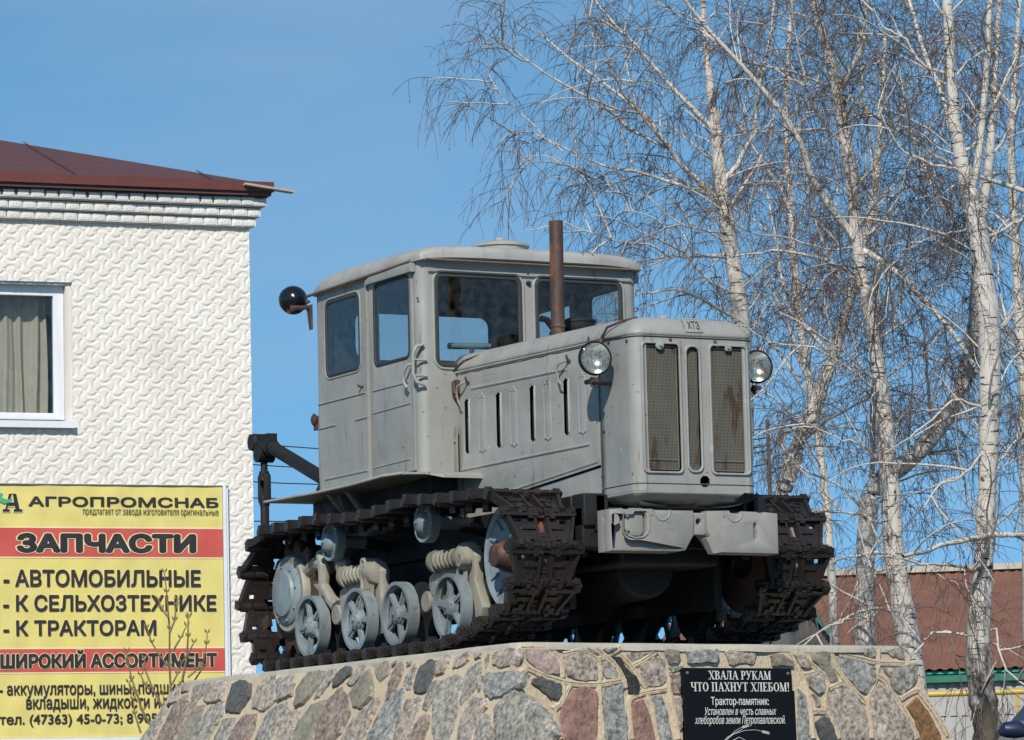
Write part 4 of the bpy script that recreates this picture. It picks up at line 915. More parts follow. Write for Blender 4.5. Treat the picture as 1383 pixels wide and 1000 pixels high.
# grilles
for i, (a0, b0, a1, b1, rr_) in enumerate(gr):
    gm = MB(); gm.panel(rrect(a0+.003, b0+.003, a1-.003, b1-.003, rr_), [], .004, front_at(2.815))
    gp = obj('grille', gm, grilleb, nose, ang=0)
    wires = MB(); nn = int((a1-a0)/.0078)
    for k in range(1, nn): u = a0+(a1-a0)*k/nn; wires.box((2.822, u-.0019, b0+.005), (2.8275, u+.0019, b1-.005))
    for k in range(1, int((b1-b0)/.016)): z = b0+.016*k; wires.box((2.8215, a0+.004, z-.0013), (2.8265, a1-.004, z+.0013))
    if i != 1: wires.box((2.822, a0+.01, b0+.060), (2.832, a1-.01, b0+.068))
    wo_ = obj('grille_wire', wires, grillem, gp, ang=0); wo_['kind'] = 'stuff'
    e = .007; rm_ = MB(); rm_.panel(rrect(a0-e, b0-e, a1+e, b1+e, rr_+.006), [rrect(a0+e*.7, b0+e*.7, a1-e*.7, b1-e*.7, rr_)], .014, front_at(NFR+.003), .004); obj('grille_frame', rm_, paint if i != 1 else paint, gp, ang=50)
    if i != 1: e = -.012; rm_ = MB(); rm_.panel(rrect(a0-e, b0-e, a1+e, b1+e, rr_*.7), [rrect(a0+.018, b0+.018, a1-.018, b1-.018, .008)], .008, front_at(2.832), .002); obj('grille_frame', rm_, grillem, gp, ang=50)
mb = MB(); mb.lathe([(.024, 0), (.022, .006), (.009, .008), (.009, .016), (0, .018)], (NFR+.004, -.198, 1.418), (1, 0, 0), 16); obj('grille_fastener', mb, paint, nose); mb = MB(); mb.panel(rrect(.172, 1.402, .208, 1.434, .006), [], .006, front_at(NFR+.006), .001); mb.lathe([(.008, 0), (.006, .01), (0, .012)], (NFR+.008, .190, 1.417), (1, 0, 0), 8)
o = obj('grille_fastener', mb, paint, nose)
mb = MB()
for u, z in ((-.135, 1.447), (.118, 1.447), (-.335, 1.44)): mb.lathe([(.0085, 0), (.008, .007), (0, .01)], (NFR-.0 if abs(u) < .3 else 2.78, u if abs(u) < .3 else -.343, z), (1, 0, 0) if abs(u) < .3 else (0, -1, 0), 8)
for x, z in ((2.505, .80), (2.505, .73), (2.51, .685), (2.53, 1.02), (2.60, 1.455)): mb.lathe([(.009, 0), (.008, .006), (0, .009)], (x, -.345, z), (0, -1, 0), 8)
obj('bolt', mb, rustm, nose)
mb = MB(); mb.tube([(2.497, -.348, z) for z in (.62, .9, 1.2, 1.46)], .0022, 5); obj('panel_joint', mb, gutterm, nose, ang=60)
# badge
Mb = frame((2.824, .004, 1.523), (0, 1, 0), (-.45, 0, 1)); mb = MB(); mb.panel(rrect(-.052, -.040, .052, .042, .008), [], .026, Mb @ Matrix.Translation((0, 0, -.010)), .002); mb.panel(rrect(-.052, -.040, .052, .042, .008), [rrect(-.044, -.032, .044, .034, .006)], .010, Mb, .002)
bd = obj('badge', mb, paint, nose); fit_text('ХТЗ', (-.034, -.022, .034, .024), Mb, .0045, rubber, bd, bold=.012, ext=.001)
# headlights
def headlamp(c, yaw, near):
    c = Vector(c); ax = Vector((math.cos(yaw), math.sin(yaw), 0))
    sh_ = MB(); sh_.lathe([(.084, 0), (.086, -.010), (.082, -.028), (.070, -.056), (.048, -.076), (.02, -.086), (0, -.088)], c, ax, 36)
    sh_.lathe([(.0755, .003), (.079, .007), (.084, .003), (.086, -.008), (.080, -.014)], c, ax, 36)
    root = obj('headlight', sh_, lampblk, TR, ang=50)
    rf = MB(); rf.lathe([(.0765, -.002), (.064, -.028), (.042, -.05), (.02, -.060), (0, -.062)], c, ax, 36); obj('reflector', rf, chrome, root, ang=60)
    bl_ = MB(); bl_.lathe([(.0, -.018), (.010, -.022), (.013, -.034), (.010, -.05), (.009, -.066)], c, ax, 14); obj('bulb', bl_, clear, root)
    ln = MB(); ln.lathe([(.0775, .001), (.056, .012), (.03, .018), (0, .020)], c, ax, 36)
    for k in range(-4, 5):
        h = math.sqrt(max(.0001, .064**2-(k*.014)**2)); z_ = lambda q: .019-.02*((k*.014)**2+q*q)/.0066
        up = Vector((0, 0, 1)); sd = up.cross(ax); ln.bar(c+sd*k*.014-up*h+ax*.004, c+sd*k*.014+up*h+ax*.004, .003, .004, up=tuple(ax))
    obj('lens', ln, clear, root, ang=60)
    b = MB(); dn = Vector((0, 0, -1)); s = -1 if c.y < 0 else 1
    b.box(c+Vector((-.09, -.012, -.118)), c+Vector((.01, .012, -.098)))
    b.bar(c+Vector((-.06, 0, -.112)), (c.x-.08, s*.352, c.z-.115), .035, .014); b.tube([c+Vector((-.04, 0, -.09)), c+Vector((-.04, 0, -.135))], .011, 8); b.lathe([(.012, -.004), (.012, .012), (0, .014)], c+Vector((-.09, 0, -.108)), (-1, 0, 0), 8)
    b.tube([c+Vector((-.03, .02*s, .088)), c+Vector((-.03, .02*s, .108))], .006, 6)
    obj('lamp_bracket', b, rustm, root)
headlamp((2.685, -.470, 1.362), R(-10), True); headlamp((2.635, .486, 1.360), R(-6), False)
st = MB(); st.tube([(2.55, -.40, 1.452), (2.545, -.365, 1.465), (2.55, -.356, 1.49), (2.60, -.352, 1.53), (2.68, -.31, 1.553), (2.74, -.26, 1.565)], .006, 8); st.tube([(2.545, -.37, 1.445), (2.545, -.362, 1.475)], .016, 8)
both('hood_strap', st, rustm)
st = MB(); st.tube([(1.10, -.475, 1.44), (1.12, -.47, 1.475), (1.155, -.452, 1.505), (1.20, -.440, 1.528), (1.30, -.40, 1.548)], .0045, 8); obj('hood_cable', st, rubber, TR)
hg = MB(); hg.box((1.135, -.472, 1.335), (1.175, -.452, 1.43)); hg.tube([(1.155, -.478, 1.36), (1.155, -.478, 1.42)], .012, 8); obj('hood_hinge', hg, rustm, TR)
hp_ = MB(); hp_.panel([(1.13, .74), (1.165, .74), (1.165, 1.17), (1.15, 1.20), (1.125, 1.17)], [], .006, side_at(-.468), .001)
for z in (.86, .89, 1.11): hp_.lathe([(.009, 0), (.008, .008), (0, .01)], (1.147, -.472, z), (0, -1, 0), 8)
hp_.box((1.165, -.475, .66), (1.185, -.452, .93)); obj('hood_rear_strip', hp_, beigep, TR)

# --- exhaust pipe and air cleaner
ex = MB(); ex.tube([(1.715, -.15, 1.50), (1.713, -.15, 1.64), (1.72, -.15, 2.205)], .036, 24, caps=False); ex.tube([(1.72, -.15, 2.205), (1.72, -.15, 2.10)], .031, 24, caps=False)
ex.lathe([(.036, 0), (.031, 0)], (1.72, -.15, 2.205), (0, 0, 1), 24); ex.lathe([(.038, -.006), (.04, 0), (.038, .006)], (1.714, -.15, 1.655), (0, 0, 1), 24)
obj('exhaust_pipe', ex, rustm, TR)
ac = MB(); ac.lathe([(.03, 0), (.035, .05), (.085, .115), (.088, .12), (.088, .15), (.094, .152), (.094, .162), (.06, .175), (0, .178)], (1.50, .09, 1.56), (0, 0, 1), 26); ac.lathe([(.05, 0), (.05, .10)], (1.50, -.03, 1.56), (0, 0, 1), 18)
ac.tube([(1.50, -.0, 1.60), (1.50, -.10, 1.72), (1.50, -.135, 1.725)], .018, 8); obj('air_cleaner', ac, blackm, TR)

# --- cab
XF, XR, YS, ZB0, ZT = 1.13, -.18, .66, .935, 2.07
cab = MB(); M = front_at(XF-.012)
w1 = rrect(-.562, 1.505, -.052, 1.998, .045); w2 = rrect(.036, 1.505, .560, 1.998, .045)
cab.panel([(-YS+.05, ZB0), (YS-.05, ZB0), (YS-.05, ZT), (-YS+.05, ZT)], [w1, w2], .02, M)
for s in (-1, 1):     # rounded front posts
    V = []; 
    for z in (ZB0, ZT):
        for rr_ in (.052, .034):
            for k in range(9): a = R(90*k/8); V.append((XF-.054+rr_*math.sin(a), s*(YS-.052+rr_*math.cos(a)), z))
    F = []
    for k in range(8): F += [(k, k+1, 18+k+1, 18+k), (9+k, 27+k, 27+k+1, 9+k+1), (k, 9+k, 9+k+1, k+1), (18+k, 18+k+1, 27+k+1, 27+k)]
    cab.add(V, F)
for s in (-1, 1):
    sd_ = MB(); M = side_at(-YS+.010)
    door = [(.522, .952), (1.066, .952), (1.066, 2.018), (.522, 2.018)]
    sd_.panel([(XR+.05, ZB0), (XF-.052, ZB0), (XF-.052, ZT), (XR+.05, ZT)], [rrect(-.035, 1.572, .402, 1.992, .05), door], .02, M)
    m2 = sd_ if s < 0 else sd_.mirrored(); cab.add(m2.v, m2.f)
# rear wall with rounded corners, slightly bellied below
rw = MB(); rw.panel([(-YS+.05, ZB0), (YS-.05, ZB0), (YS-.05, ZT), (-YS+.05, ZT)], [rrect(-.435, 1.690, .435, 1.978, .07)], .02, front_at(XR+.01)); cab.add(rw.v, rw.f)
for s in (-1, 1):
    V = []
    zs = [ZB0, 1.0, 1.1, 1.25, 1.35, 1.45, ZT]
    for z in zs:
        bel = .03*math.sin(max(0, min(1, (1.45-z)/.5))*math.pi) if z < 1.45 else 0
        for k in range(9): a = R(90*k/8); V.append((XR+.05-(.05+bel)*math.sin(a), s*(YS-.05+.05*math.cos(a)), z))
    F = [(i*9+k, i*9+k+1, (i+1)*9+k+1, (i+1)*9+k) for i in range(len(zs)-1) for k in range(8)]; cab.add(V, F)
CAB = obj('cab', cab, paint, TR, ang=40)
# dark lining inside
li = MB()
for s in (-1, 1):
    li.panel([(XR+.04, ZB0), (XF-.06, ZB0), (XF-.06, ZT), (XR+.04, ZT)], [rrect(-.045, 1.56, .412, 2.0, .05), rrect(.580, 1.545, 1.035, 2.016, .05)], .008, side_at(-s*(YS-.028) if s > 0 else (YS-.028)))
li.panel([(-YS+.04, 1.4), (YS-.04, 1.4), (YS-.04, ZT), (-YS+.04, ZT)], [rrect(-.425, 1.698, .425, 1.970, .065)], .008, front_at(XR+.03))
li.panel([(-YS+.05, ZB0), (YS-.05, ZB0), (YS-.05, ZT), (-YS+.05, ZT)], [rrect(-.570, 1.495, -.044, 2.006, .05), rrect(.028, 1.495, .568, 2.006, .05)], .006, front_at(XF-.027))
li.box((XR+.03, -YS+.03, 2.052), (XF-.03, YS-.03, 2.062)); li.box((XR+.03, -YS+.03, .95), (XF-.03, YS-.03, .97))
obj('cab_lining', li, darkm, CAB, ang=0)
def window(M, ring_o, ring_i, name='window', parent=CAB, mirror=False):
    m = MB(); m.panel(ring_o, [ring_i], .014, M, .004)
    if mirror: m = m.mirrored()
    f = obj(name, m, rubber, parent, ang=50)
    g_ = MB(); g_.panel(ring_i, [], .003, M)
    if mirror: g_ = g_.mirrored()
    obj('pane', g_, glass, f, ang=0); return f
def rr2(a, b, c, d, r, e): return rrect(a-e, b-e, c+e, d+e, r+e)
for q in ((-.562, 1.505, -.052, 1.998, .045), (.036, 1.505, .560, 1.998, .045)):
    window(front_at(XF-.004), rr2(*q, .005), rr2(*q, -.018), 'windscreen')
    m = MB(); m.panel(rr2(*q, .019), [rr2(*q, .006)], .010, front_at(XF+.0005), .004); obj('window_surround', m, paint, CAB, ang=50)
window(front_at(XR+.004), rr2(-.435, 1.690, .435, 1.978, .07, .004), rr2(-.435, 1.690, .435, 1.978, .07, -.014), 'rear_window')
for mir in (False, True):
    q = (-.035, 1.572, .402, 1.992, .05)
    window(side_at(-YS+.004), rr2(*q, .004), rr2(*q, -.016), 'side_window', mirror=mir)
    m = MB(); m.panel(rr2(*q, .016), [rr2(*q, .005)], .008, side_at(-YS-.0005), .003); obj('window_surround', m if not mir else m.mirrored(), paint, CAB, ang=50)
    dw = (.590, 1.556, 1.026, 2.004-.0, .045); dm = MB()
    dm.panel([(.530, .960), (1.060, .960), (1.060, 2.012), (.530, 2.012)], [rrect(*dw)], .018, side_at(-YS+.004), .003)
    dr = obj('door', dm if not mir else dm.mirrored(), paint, CAB, ang=40)
    window(side_at(-YS-.002), rr2(*dw, .003), rr2(*dw, -.016), 'door_window', dr, mir)
    rb = MB()
    for (xa, za, xb, zb) in ((.56, 1.432, 1.00, 1.432), (.56, 1.312, 1.02, 1.318), (.56, 1.02, 1.0, 1.025)):
        rb = MB(); rb.tube([(xa, -YS-.005, za), (xb, -YS-.005, zb)], .005, 7); obj('door_rib', rb if not mir else rb.mirrored(), paint, dr, ang=60)
    rb = MB()
    for (xa, za, xb, zb) in ((-.14, 1.437, .46, 1.437), (-.14, 1.302, .08, 1.302), (.33, 1.302, .48, 1.302), (-.07, 1.015, .47, 1.015)): rb.tube([(xa, -YS, za), (xb, -YS, zb)], .006, 7)
    rb.bar((.512, -YS-.006, .95), (.512, -YS-.006, 2.03), .02, .012)
    obj('side_rib', rb if not mir else rb.mirrored(), paint, CAB, ang=60)
    # rain strip above the door
    rb = MB(); rb.panel([(.535, 2.008), (1.095, 2.005), (1.095, 2.052), (.60, 2.052), (.535, 2.03)], [], .03, side_at(-YS-.014), .003); obj('rain_strip', rb if not mir else rb.mirrored(), paint, CAB, ang=40)
    hb = MB(); hb.tube([(1.135, -.640, 1.615), (1.135, -.682, 1.603), (1.125, -.697, 1.565), (1.122, -.698, 1.46), (1.138, -.686, 1.415), (1.145, -.640, 1.402)], .0095, 10)
    for z in (1.535, 1.452): hb.tube([(1.125, -.69, z), (1.140, -.625, z-.003)], .006, 8)
    obj('grab_handle', hb if not mir else hb.mirrored(), paint, CAB, ang=60)
    hd = MB(); hd.tube([(1.062, -.662, 1.520), (1.052, -.695, 1.516), (1.012, -.700, 1.482), (1.010, -.700, 1.430), (1.032, -.690, 1.395)], .0085, 8)
    obj('door_handle', hd if not mir else hd.mirrored(), paint, dr, ang=60)
    bt = MB()
    for x, z in ((.43, 1.472), (1.12, 1.86), (.50, 1.60)): bt.lathe([(.008, 0), (.006, .005), (0, .007)], (x, -YS, z), (0, -1, 0), 8)
    bt.tube([(.415, -YS, 1.47), (.415, -YS-.02, 1.478), (.43, -YS-.03, 1.478)], .006, 6); obj('side_bolt', bt if not mir else bt.mirrored(), rustm, CAB)
bt = MB(); bt.lathe([(.014, 0), (.012, .012), (.006, .014), (0, .018)], (XF, -.008, 1.968), (1, 0, 0), 10); bt.lathe([(.006, 0), (0, .004)], (XF, -.008, 2.02), (1, 0, 0), 8); obj('wiper_boss', bt, blackm, CAB)
# roof: shell dome with deep rounded rear
mb = MB(); NX, NY = 40, 36; V = []; x0, x1, yy0 = -.215, 1.192, .682
def roofz(u, v):
    a_ = abs(v); rq = (1-a_**14)**.5 if a_ < 1 else 0
    fq = (1-max(0, u)**40)**.5 if u < 1 else 0; bq = (1-max(0, -u)**9)**.5 if u > -1 else 0
    dome = (1-a_**4.2)**.7 if a_ < 1 else 0
    return 2.066+.016*max(0, u)+(.042+.022*(1-u)/2)*rq*fq*bq+.072*dome*bq*(1-max(0, (u+.25)/1.25)**2.0*.72)
def ux(u): return math.copysign(abs(u)**.8, u)
for i in range(NX+1):
    u = math.sin(math.pi/2*(-1+2*i/NX))
    for j in range(NY+1):
        v = math.sin(math.pi/2*(-1+2*j/NY))
        x = (x0+x1)/2+(x1-x0)/2*u*math.sqrt(max(0, 1-.08*v**6)); y = yy0*v*math.sqrt(max(0, 1-.06*u**8))
        V.append((x, y, roofz(u, v)))
F = [(i*(NY+1)+j, (i+1)*(NY+1)+j, (i+1)*(NY+1)+j+1, i*(NY+1)+j+1) for i in range(NX) for j in range(NY)]
mb.add(V, F)
edge = [i*(NY+1) for i in range(NX+1)]+[NX*(NY+1)+j for j in range(1, NY+1)]+[i*(NY+1)+NY for i in range(NX-1, -1, -1)]+[j for j in range(NY-1, 0, -1)]
E0 = [Vector(V[k]) for k in edge]; c_ = Vector((.48, 0, 0)); V2 = []; 
for dz, ins in ((0, 0), (-.022, 0), (-.024, -.02), (-.024, -.05)):
    for p in E0: q = Vector((p.x, p.y, p.z+dz)); dd = Vector((p.x-c_.x, p.y, 0)).normalized(); V2.append(q+dd*ins)
ne = len(edge); mb.add(V2, [(i*ne+k, i*ne+(k+1) % ne, (i+1)*ne+(k+1) % ne, (i+1)*ne+k) for i in range(3) for k in range(ne)])
RF = obj('cab_roof', mb, roofp, CAB, ang=60)
gt = MB(); gt.tube([(-.218, -.684, 2.050), (.3, -.686, 2.052), (.8, -.686, 2.056), (1.08, -.68, 2.062)], .009, 8); obj('roof_gutter', gt, gutterm, RF, ang=60); obj('roof_gutter', gt.mirrored(), gutterm, RF, ang=60)
gt = MB(); gt.tube([(1.194, y, 2.060) for y in (-.645, -.3, 0, .3, .645)], .006, 8); obj('roof_front_edge', gt, gutterm, RF, ang=60)
vt = MB(); vt.lathe([(.150, -.05), (.150, .046), (.160, .050), (.158, .060), (.145, .068), (.09, .082), (.03, .092), (.022, .104), (0, .108)], (.80, .0, 2.155), (0, 0, 1), 36); obj('roof_vent', vt, roofp, RF, ang=35)
for y in (.30, .36):
    rb = MB(); rb.tube([(.4885+.7035*u, y, roofz(u, y/.682)) for u in (.90, .94, .97, .99)], .004, 5); obj('roof_rivet_strip', rb, gutterm, RF, ang=60)
# cab interior: seat and steering levers
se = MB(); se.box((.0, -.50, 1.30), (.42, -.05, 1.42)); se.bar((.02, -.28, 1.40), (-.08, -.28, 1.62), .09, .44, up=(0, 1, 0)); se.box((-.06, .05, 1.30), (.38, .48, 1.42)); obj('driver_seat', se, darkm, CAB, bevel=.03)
lv = MB(); lv.tube([(.80, -.325, 1.660), (.80, -.075, 1.667)], .017, 12); lg = obj('steering_lever_grip', lv, tealm, CAB)
lv = MB(); lv.tube([(.80, -.185, 1.655), (.80, -.185, 1.61), (.84, -.19, 1.2), (.84, -.19, .97)], .013, 10); obj('steering_lever', lv, rustm, CAB)
lv = MB(); lv.box((.92, -.52, 1.35), (1.08, .52, 1.545)); obj('dashboard', lv, blackm, CAB, bevel=.02)
# fender plate under the cab
fp = MB(); fd = [(-.44, .925, -.86), (-.10, .920, -.86), (.25, .916, -.86), (.70, .918, -.86), (1.05, .932, -.85), (1.20, .935, -.80), (1.33, .925, -.74), (1.38, .905, -.66)]
V = []
for x, z, y in fd: V += [(x, y, z), (x, -.42, z+.004), (x, y, z-.012), (x, -.42, z-.012)]
F = []
for i in range(len(fd)-1): a = 4*i; b = a+4; F += [(a, b, b+1, a+1), (a+2, a+3, b+3, b+2), (a, a+2, b+2, b), (a+1, b+1, b+3, a+3)]
F += [(0, 1, 3, 2), (4*len(fd)-4, 4*len(fd)-2, 4*len(fd)-1, 4*len(fd)-3)]
fp.add(V, F); both('fender', fp, paint, ang=30)
fe = MB(); fe.tube([(x, y-.003, z-.006) for x, z, y in fd[:6]], .009, 8); both('fender_edge', fe, gutterm if False else roofp, ang=60)
fb = MB(); fb.bar((.26, -.80, .91), (.26, -.62, .70), .03, .02); fb.bar((.20, -.70, .91), (.20, -.62, .72), .03, .03); fb.bar((.46, -.78, .90), (.40, -.60, .72), .025, .02)
both('fender_stay', fb, beigep)
cp = MB(); cp.box((-.20, -.62, .80), (1.16, .62, .93)); obj('cab_floor_frame', cp, blackm, TR)
# rear hinge ear and bellied plate at the cab's lower rear corner
eb = MB(); eb.lathe([(0, 0), (.03, 0), (.035, .01), (.02, .02), (0, .02)], (-.20, -.655, 1.36), (0, -1, 0), 12); eb.box((-.215, -.66, 1.30), (-.18, -.645, 1.38)); obj('cab_ear', eb, rustm, CAB)
# rear working lamp
rl = MB(); c_ = Vector((-.36, -.70, 2.055)); ax = Vector((-.75, .25, -.05)).normalized()
rl.lathe([(.078, .052), (.082, .045), (.080, .03), (.070, -.002), (.050, -.03), (.025, -.046), (0, -.05)], c_, ax, 30)
RLm = obj('working_lamp', rl, lampblk, TR, ang=60)
l2 = MB(); l2.lathe([(.078, .050), (.04, .062), (0, .066)], c_, ax, 30); obj('lens', l2, clear, RLm, ang=60)
rb = MB(); rb.tube([c_+Vector((.02, -.02, -.06)), c_+Vector((.06, 0, -.060)), (-.19, -.68, 1.985)], [.022, .014, .012], 8); rb.lathe([(.026, -.02), (.026, .02)], c_+Vector((.02, -.02, -.065)), (0, 1, 0), 10)
rb.panel([(-.24, 1.99), (-.178, 2.0), (-.178, 1.86), (-.205, 1.86)], [], .012, side_at(-.675), .002); rb.tube([(-.20, -.68, 2.02), (-.20, -.70, 2.01)], .01, 6); obj('lamp_arm', rb, rustm, RLm)

# --- rear hitch
hk = MB(); y = -.46
hk.tube([(-.25, y, .97), (-1.26, y, 1.325)], .040, 14); hk.tube([(-1.22, y, 1.31), (-1.42, y, 1.355)], [.05, .036], 12); hk.lathe([(.048, -.05), (.052, -.03), (.052, .03), (.048, .05), (0, .05)], (-1.42, y, 1.36), (0, 1, 0), 16); hk.lathe([(0, -.05), (.048, -.05)], (-1.42, y, 1.36), (0, 1, 0), 16)
hk.box((-1.40, y-.03, 1.335), (-1.22, y+.03, 1.395)); hk.lathe([(0, -.05), (.05, -.05), (.05, .05), (0, .05)], (-1.335, y, 1.285), (0, 1, 0), 16)
obj('lift_arm', hk, blackm, TR)
lk = MB(); X = -1.345
lk.tube([(X, y, 1.28), (X, y, 1.17)], .021, 10); lk.panel(rrect(X-.055, .995, X+.055, 1.175, .03), [rrect(X-.032, 1.02, X+.032, 1.15, .012)], .04, side_at(y), .006)
lk.tube([(X, y, 1.13), (X, y, 1.185)], .03, 10); lk.tube([(X, y, .985), (X, y, 1.045)], .03, 10); lk.tube([(X, y, 1.0), (X, y, .72)], .026, 10); lk.tube([(X, y, .84), (X, y, .76)], .042, 10); lk.tube([(X, y, .76), (X, y, .45)], .035, 10)
obj('lift_link', lk, blackm, TR)
hb = MB(); hb.box((-1.0, -.46, .42), (-.70, .46, .56)); hb.bar((-.72, -.40, .5), (-1.35, -.46, .46), .07, .05); hb.bar((-.72, .40, .5), (-1.35, .46, .46), .07, .05); hb.box((-.70, -.30, .50), (-.52, .30, .90)); hb.box((-.42, -.58, .82), (-.26, .58, .96))
obj('hitch_frame', hb, blackm, TR, bevel=.008)
hc = MB(); hc.panel([(-.27, 1.10), (-.20, 1.12), (-.20, .93), (-.34, .93), (-.36, .99), (-.30, 1.03)], [], .08, side_at(-.55), .01); obj('rear_casting', hc, blackm, CAB)

# ================================================================== WHITE BUILDING ON THE LEFT
dW = Vector((.1168, .9934, 0)).normalized(); nW = dW.cross(Vector((0, 0, 1)))        # wall runs along dW, faces nW
CW = Vector(at(341.5, 655, 36.0))
MW = frame((CW.x, CW.y, 0), dW, (0, 0, 1))                                           # u<=0 along the wall, v = height, w out
bld = thing('white_building', 'two-storey building with white wave-relief facade, brick cornice and brown sheet roof', 'building', (CW.x, CW.y, 0))
MWl = loc(MW, bld)
def wpx(x, y): return on(MW, x, y)
wu0, wv1 = wpx(-60, 382); wu1, wv0 = wpx(98.5, 577); _, wv1 = wpx(60, 381); _, wv0 = wpx(60, 577)
vTop = wpx(200, 300)[1]; UL = -9.0
wb = MB()
wb.panel([(UL, 0), (-.012, 0), (-.012, vTop+.22), (UL, vTop+.22)], [[(wu0-.35, wv0), (wu1, wv0), (wu1, wv1), (wu0-.35, wv1)]], .30, MWl @ Matrix.Translation((0, 0, -.165)))
obj('facade_wall', wb, plainw, bld, ang=0)
wb = MB(); wb.box((-.30, .0, -9), (-.012, vTop+.22, -.32), MWl); obj('end_wall', wb, plainw, bld, ang=0)
wb = MB(); wb.box((UL, 0, -9.2), (-.012, vTop+.22, -9), MWl); obj('rear_wall', wb, plainw, bld, ang=0)
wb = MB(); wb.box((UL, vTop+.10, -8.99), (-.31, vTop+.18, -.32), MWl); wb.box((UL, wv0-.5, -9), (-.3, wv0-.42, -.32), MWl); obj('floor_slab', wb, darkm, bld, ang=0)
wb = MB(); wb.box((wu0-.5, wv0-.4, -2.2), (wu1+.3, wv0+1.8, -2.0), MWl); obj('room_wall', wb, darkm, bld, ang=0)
# wave relief tiles
SC_ = .1225; TS = 4*SC_; NR = 80
def relief(u, v):
    """u,v in cells"""
    i = np.floor(u).astype(int); j = np.floor(v).astype(int); p = u-i; q = v-j; b = .25
    e = lambda t: b*(1-(2*t-1)**2)
    d = np.full(u.shape, 9.0); own = np.zeros(u.shape, int)
    inside_i = i.copy(); inside_j = j.copy()
    for dj in (0, 1):
        par = (i+j+dj) % 2; sg = np.where(par == 0, -1, 1); y = (j+dj)+sg*e(p); d = np.minimum(d, np.abs(v-y)*.9)
        if dj == 0: inside_j = np.where(v < y, inside_j-1, inside_j)
        else: inside_j = np.where(v > y, inside_j+1, inside_j)
    for di in (0, 1):
        par = (i+di+j) % 2; sg = np.where(par == 0, 1, -1); x = (i+di)+sg*e(q); d = np.minimum(d, np.abs(u-x)*.9)
        if di == 0: inside_i = np.where(u < x, inside_i-1, inside_i)
        else: inside_i = np.where(u > x, inside_i+1, inside_i)
    par = (inside_i+inside_j) % 2; lu = u-inside_i; lv = v-inside_j
    # crescent steps along the concave edges
    ee = lambda t: b*(1-(2*np.clip(t, 0, 1)-1)**2)
    c1 = np.where(par == 0, lu-ee(lv), lv-ee(lu)); c2 = np.where(par == 0, 1-ee(lv)-lu, 1-ee(lu)-lv); cc = np.minimum(c1, c2)
    end = np.where(par == 0, lv, lu)
    st = lambda x, a, w_: np.clip((x-a)/w_, 0, 1)
    h = st(d, .010, .035)*.7
    h = h + .55*st(cc, .17, .03) - .30*st(cc, .02, .13)*(1-st(cc, .17, .03)) + .35*(1-st(end, .1, .8))
    return h
def tile_mesh(mask=None):
    g_ = np.arange(NR+1)/NR*4
    U_, V_ = np.meshgrid(g_, g_); H = relief(U_+1e-4, V_+1e-4)
    vv = np.stack([U_*SC_, V_*SC_, H*.0078-.0038], -1).reshape(-1, 3)
    F = []
    for a in range(NR):
        for b in range(NR):
            if mask is None or mask(g_[b]*SC_, g_[a]*SC_): k = a*(NR+1)+b; F.append((k, k+1, k+NR+2, k+NR+1))
    return vv, F
def mk_tile(vv, F):
    me = bpy.data.meshes.new('facade_tile'); me.from_pydata(vv.tolist(), [], F); me.materials.append(wallm); me.shade_smooth(); return me
vv, F = tile_mesh(); TILE = mk_tile(vv, F)
v_ = vTop
nrow = 0
while v_ > wpx(200, 1000)[1]-.2 and nrow < 30:
    v_ -= TS; u_ = 0
    while u_ > -3.6:
        u_ -= TS; hole = not (u_+TS <= wu0-.35 or u_ >= wu1 or v_+TS <= wv0 or v_ >= wv1)
        M = MWl @ Matrix.Translation((u_, v_, 0))
        if hole:
            vv2, F2 = tile_mesh(lambda a, b: not (wu0-.35 < u_+a+.004 and u_+a+.004 < wu1 and wv0 < v_+b+.004 and v_+b+.004 < wv1))
            if F2: inst('facade_tile', mk_tile(vv2, F2), bld, M)
        else: inst('facade_tile', TILE, bld, M)
    nrow += 1
# cornice of three corbelled brick courses
cb = MB()
def brickmesh(L, H_, D):
    m = MB(); m.box((.0035, .0035, -D), (L-.0035, H_-.0035, 0))
    m.panel(rrect(.014, .010, L-.014, H_-.010, .006, 2), [], .010, Matrix.Identity(4), .003)
    for k in range(3): m.lathe([(.012, 0), (.010, .004), (0, .005)], (L/2+(k-1)*.028, H_/2+(.006 if k % 2 else -.006), .004), (0, 0, 1), 8)
    return mesh_of('brick', m, brickm, 40)
BL = .1335; rows = [(wpx(200, 303)[1], .06, 0), (wpx(200, 290)[1], .10, .5), (wpx(200, 276.5)[1], .15, .2)]
BM = [brickmesh(BL, .078, r_[1]+.02) for r_ in rows]
for (v_, dep, ph), bm_ in zip(rows, BM):
    u_ = dep*.9-BL+.0
    k = 0
    while u_ > -3.4:
        inst('brick', bm_, bld, MWl @ Matrix.Translation((u_+random.uniform(-.002, .002), v_+random.uniform(-.002, .002), dep+random.uniform(-.003, .003)))); u_ -= BL; k += 1
        if k == 1: u_ -= (ph-.5)*BL*.4
    wb = MB(); wb.box((-9, v_-.006, -.01), (dep*.9-.03, v_+.084, dep-.022), MWl); obj('cornice_band', wb, plainw, bld, ang=0)
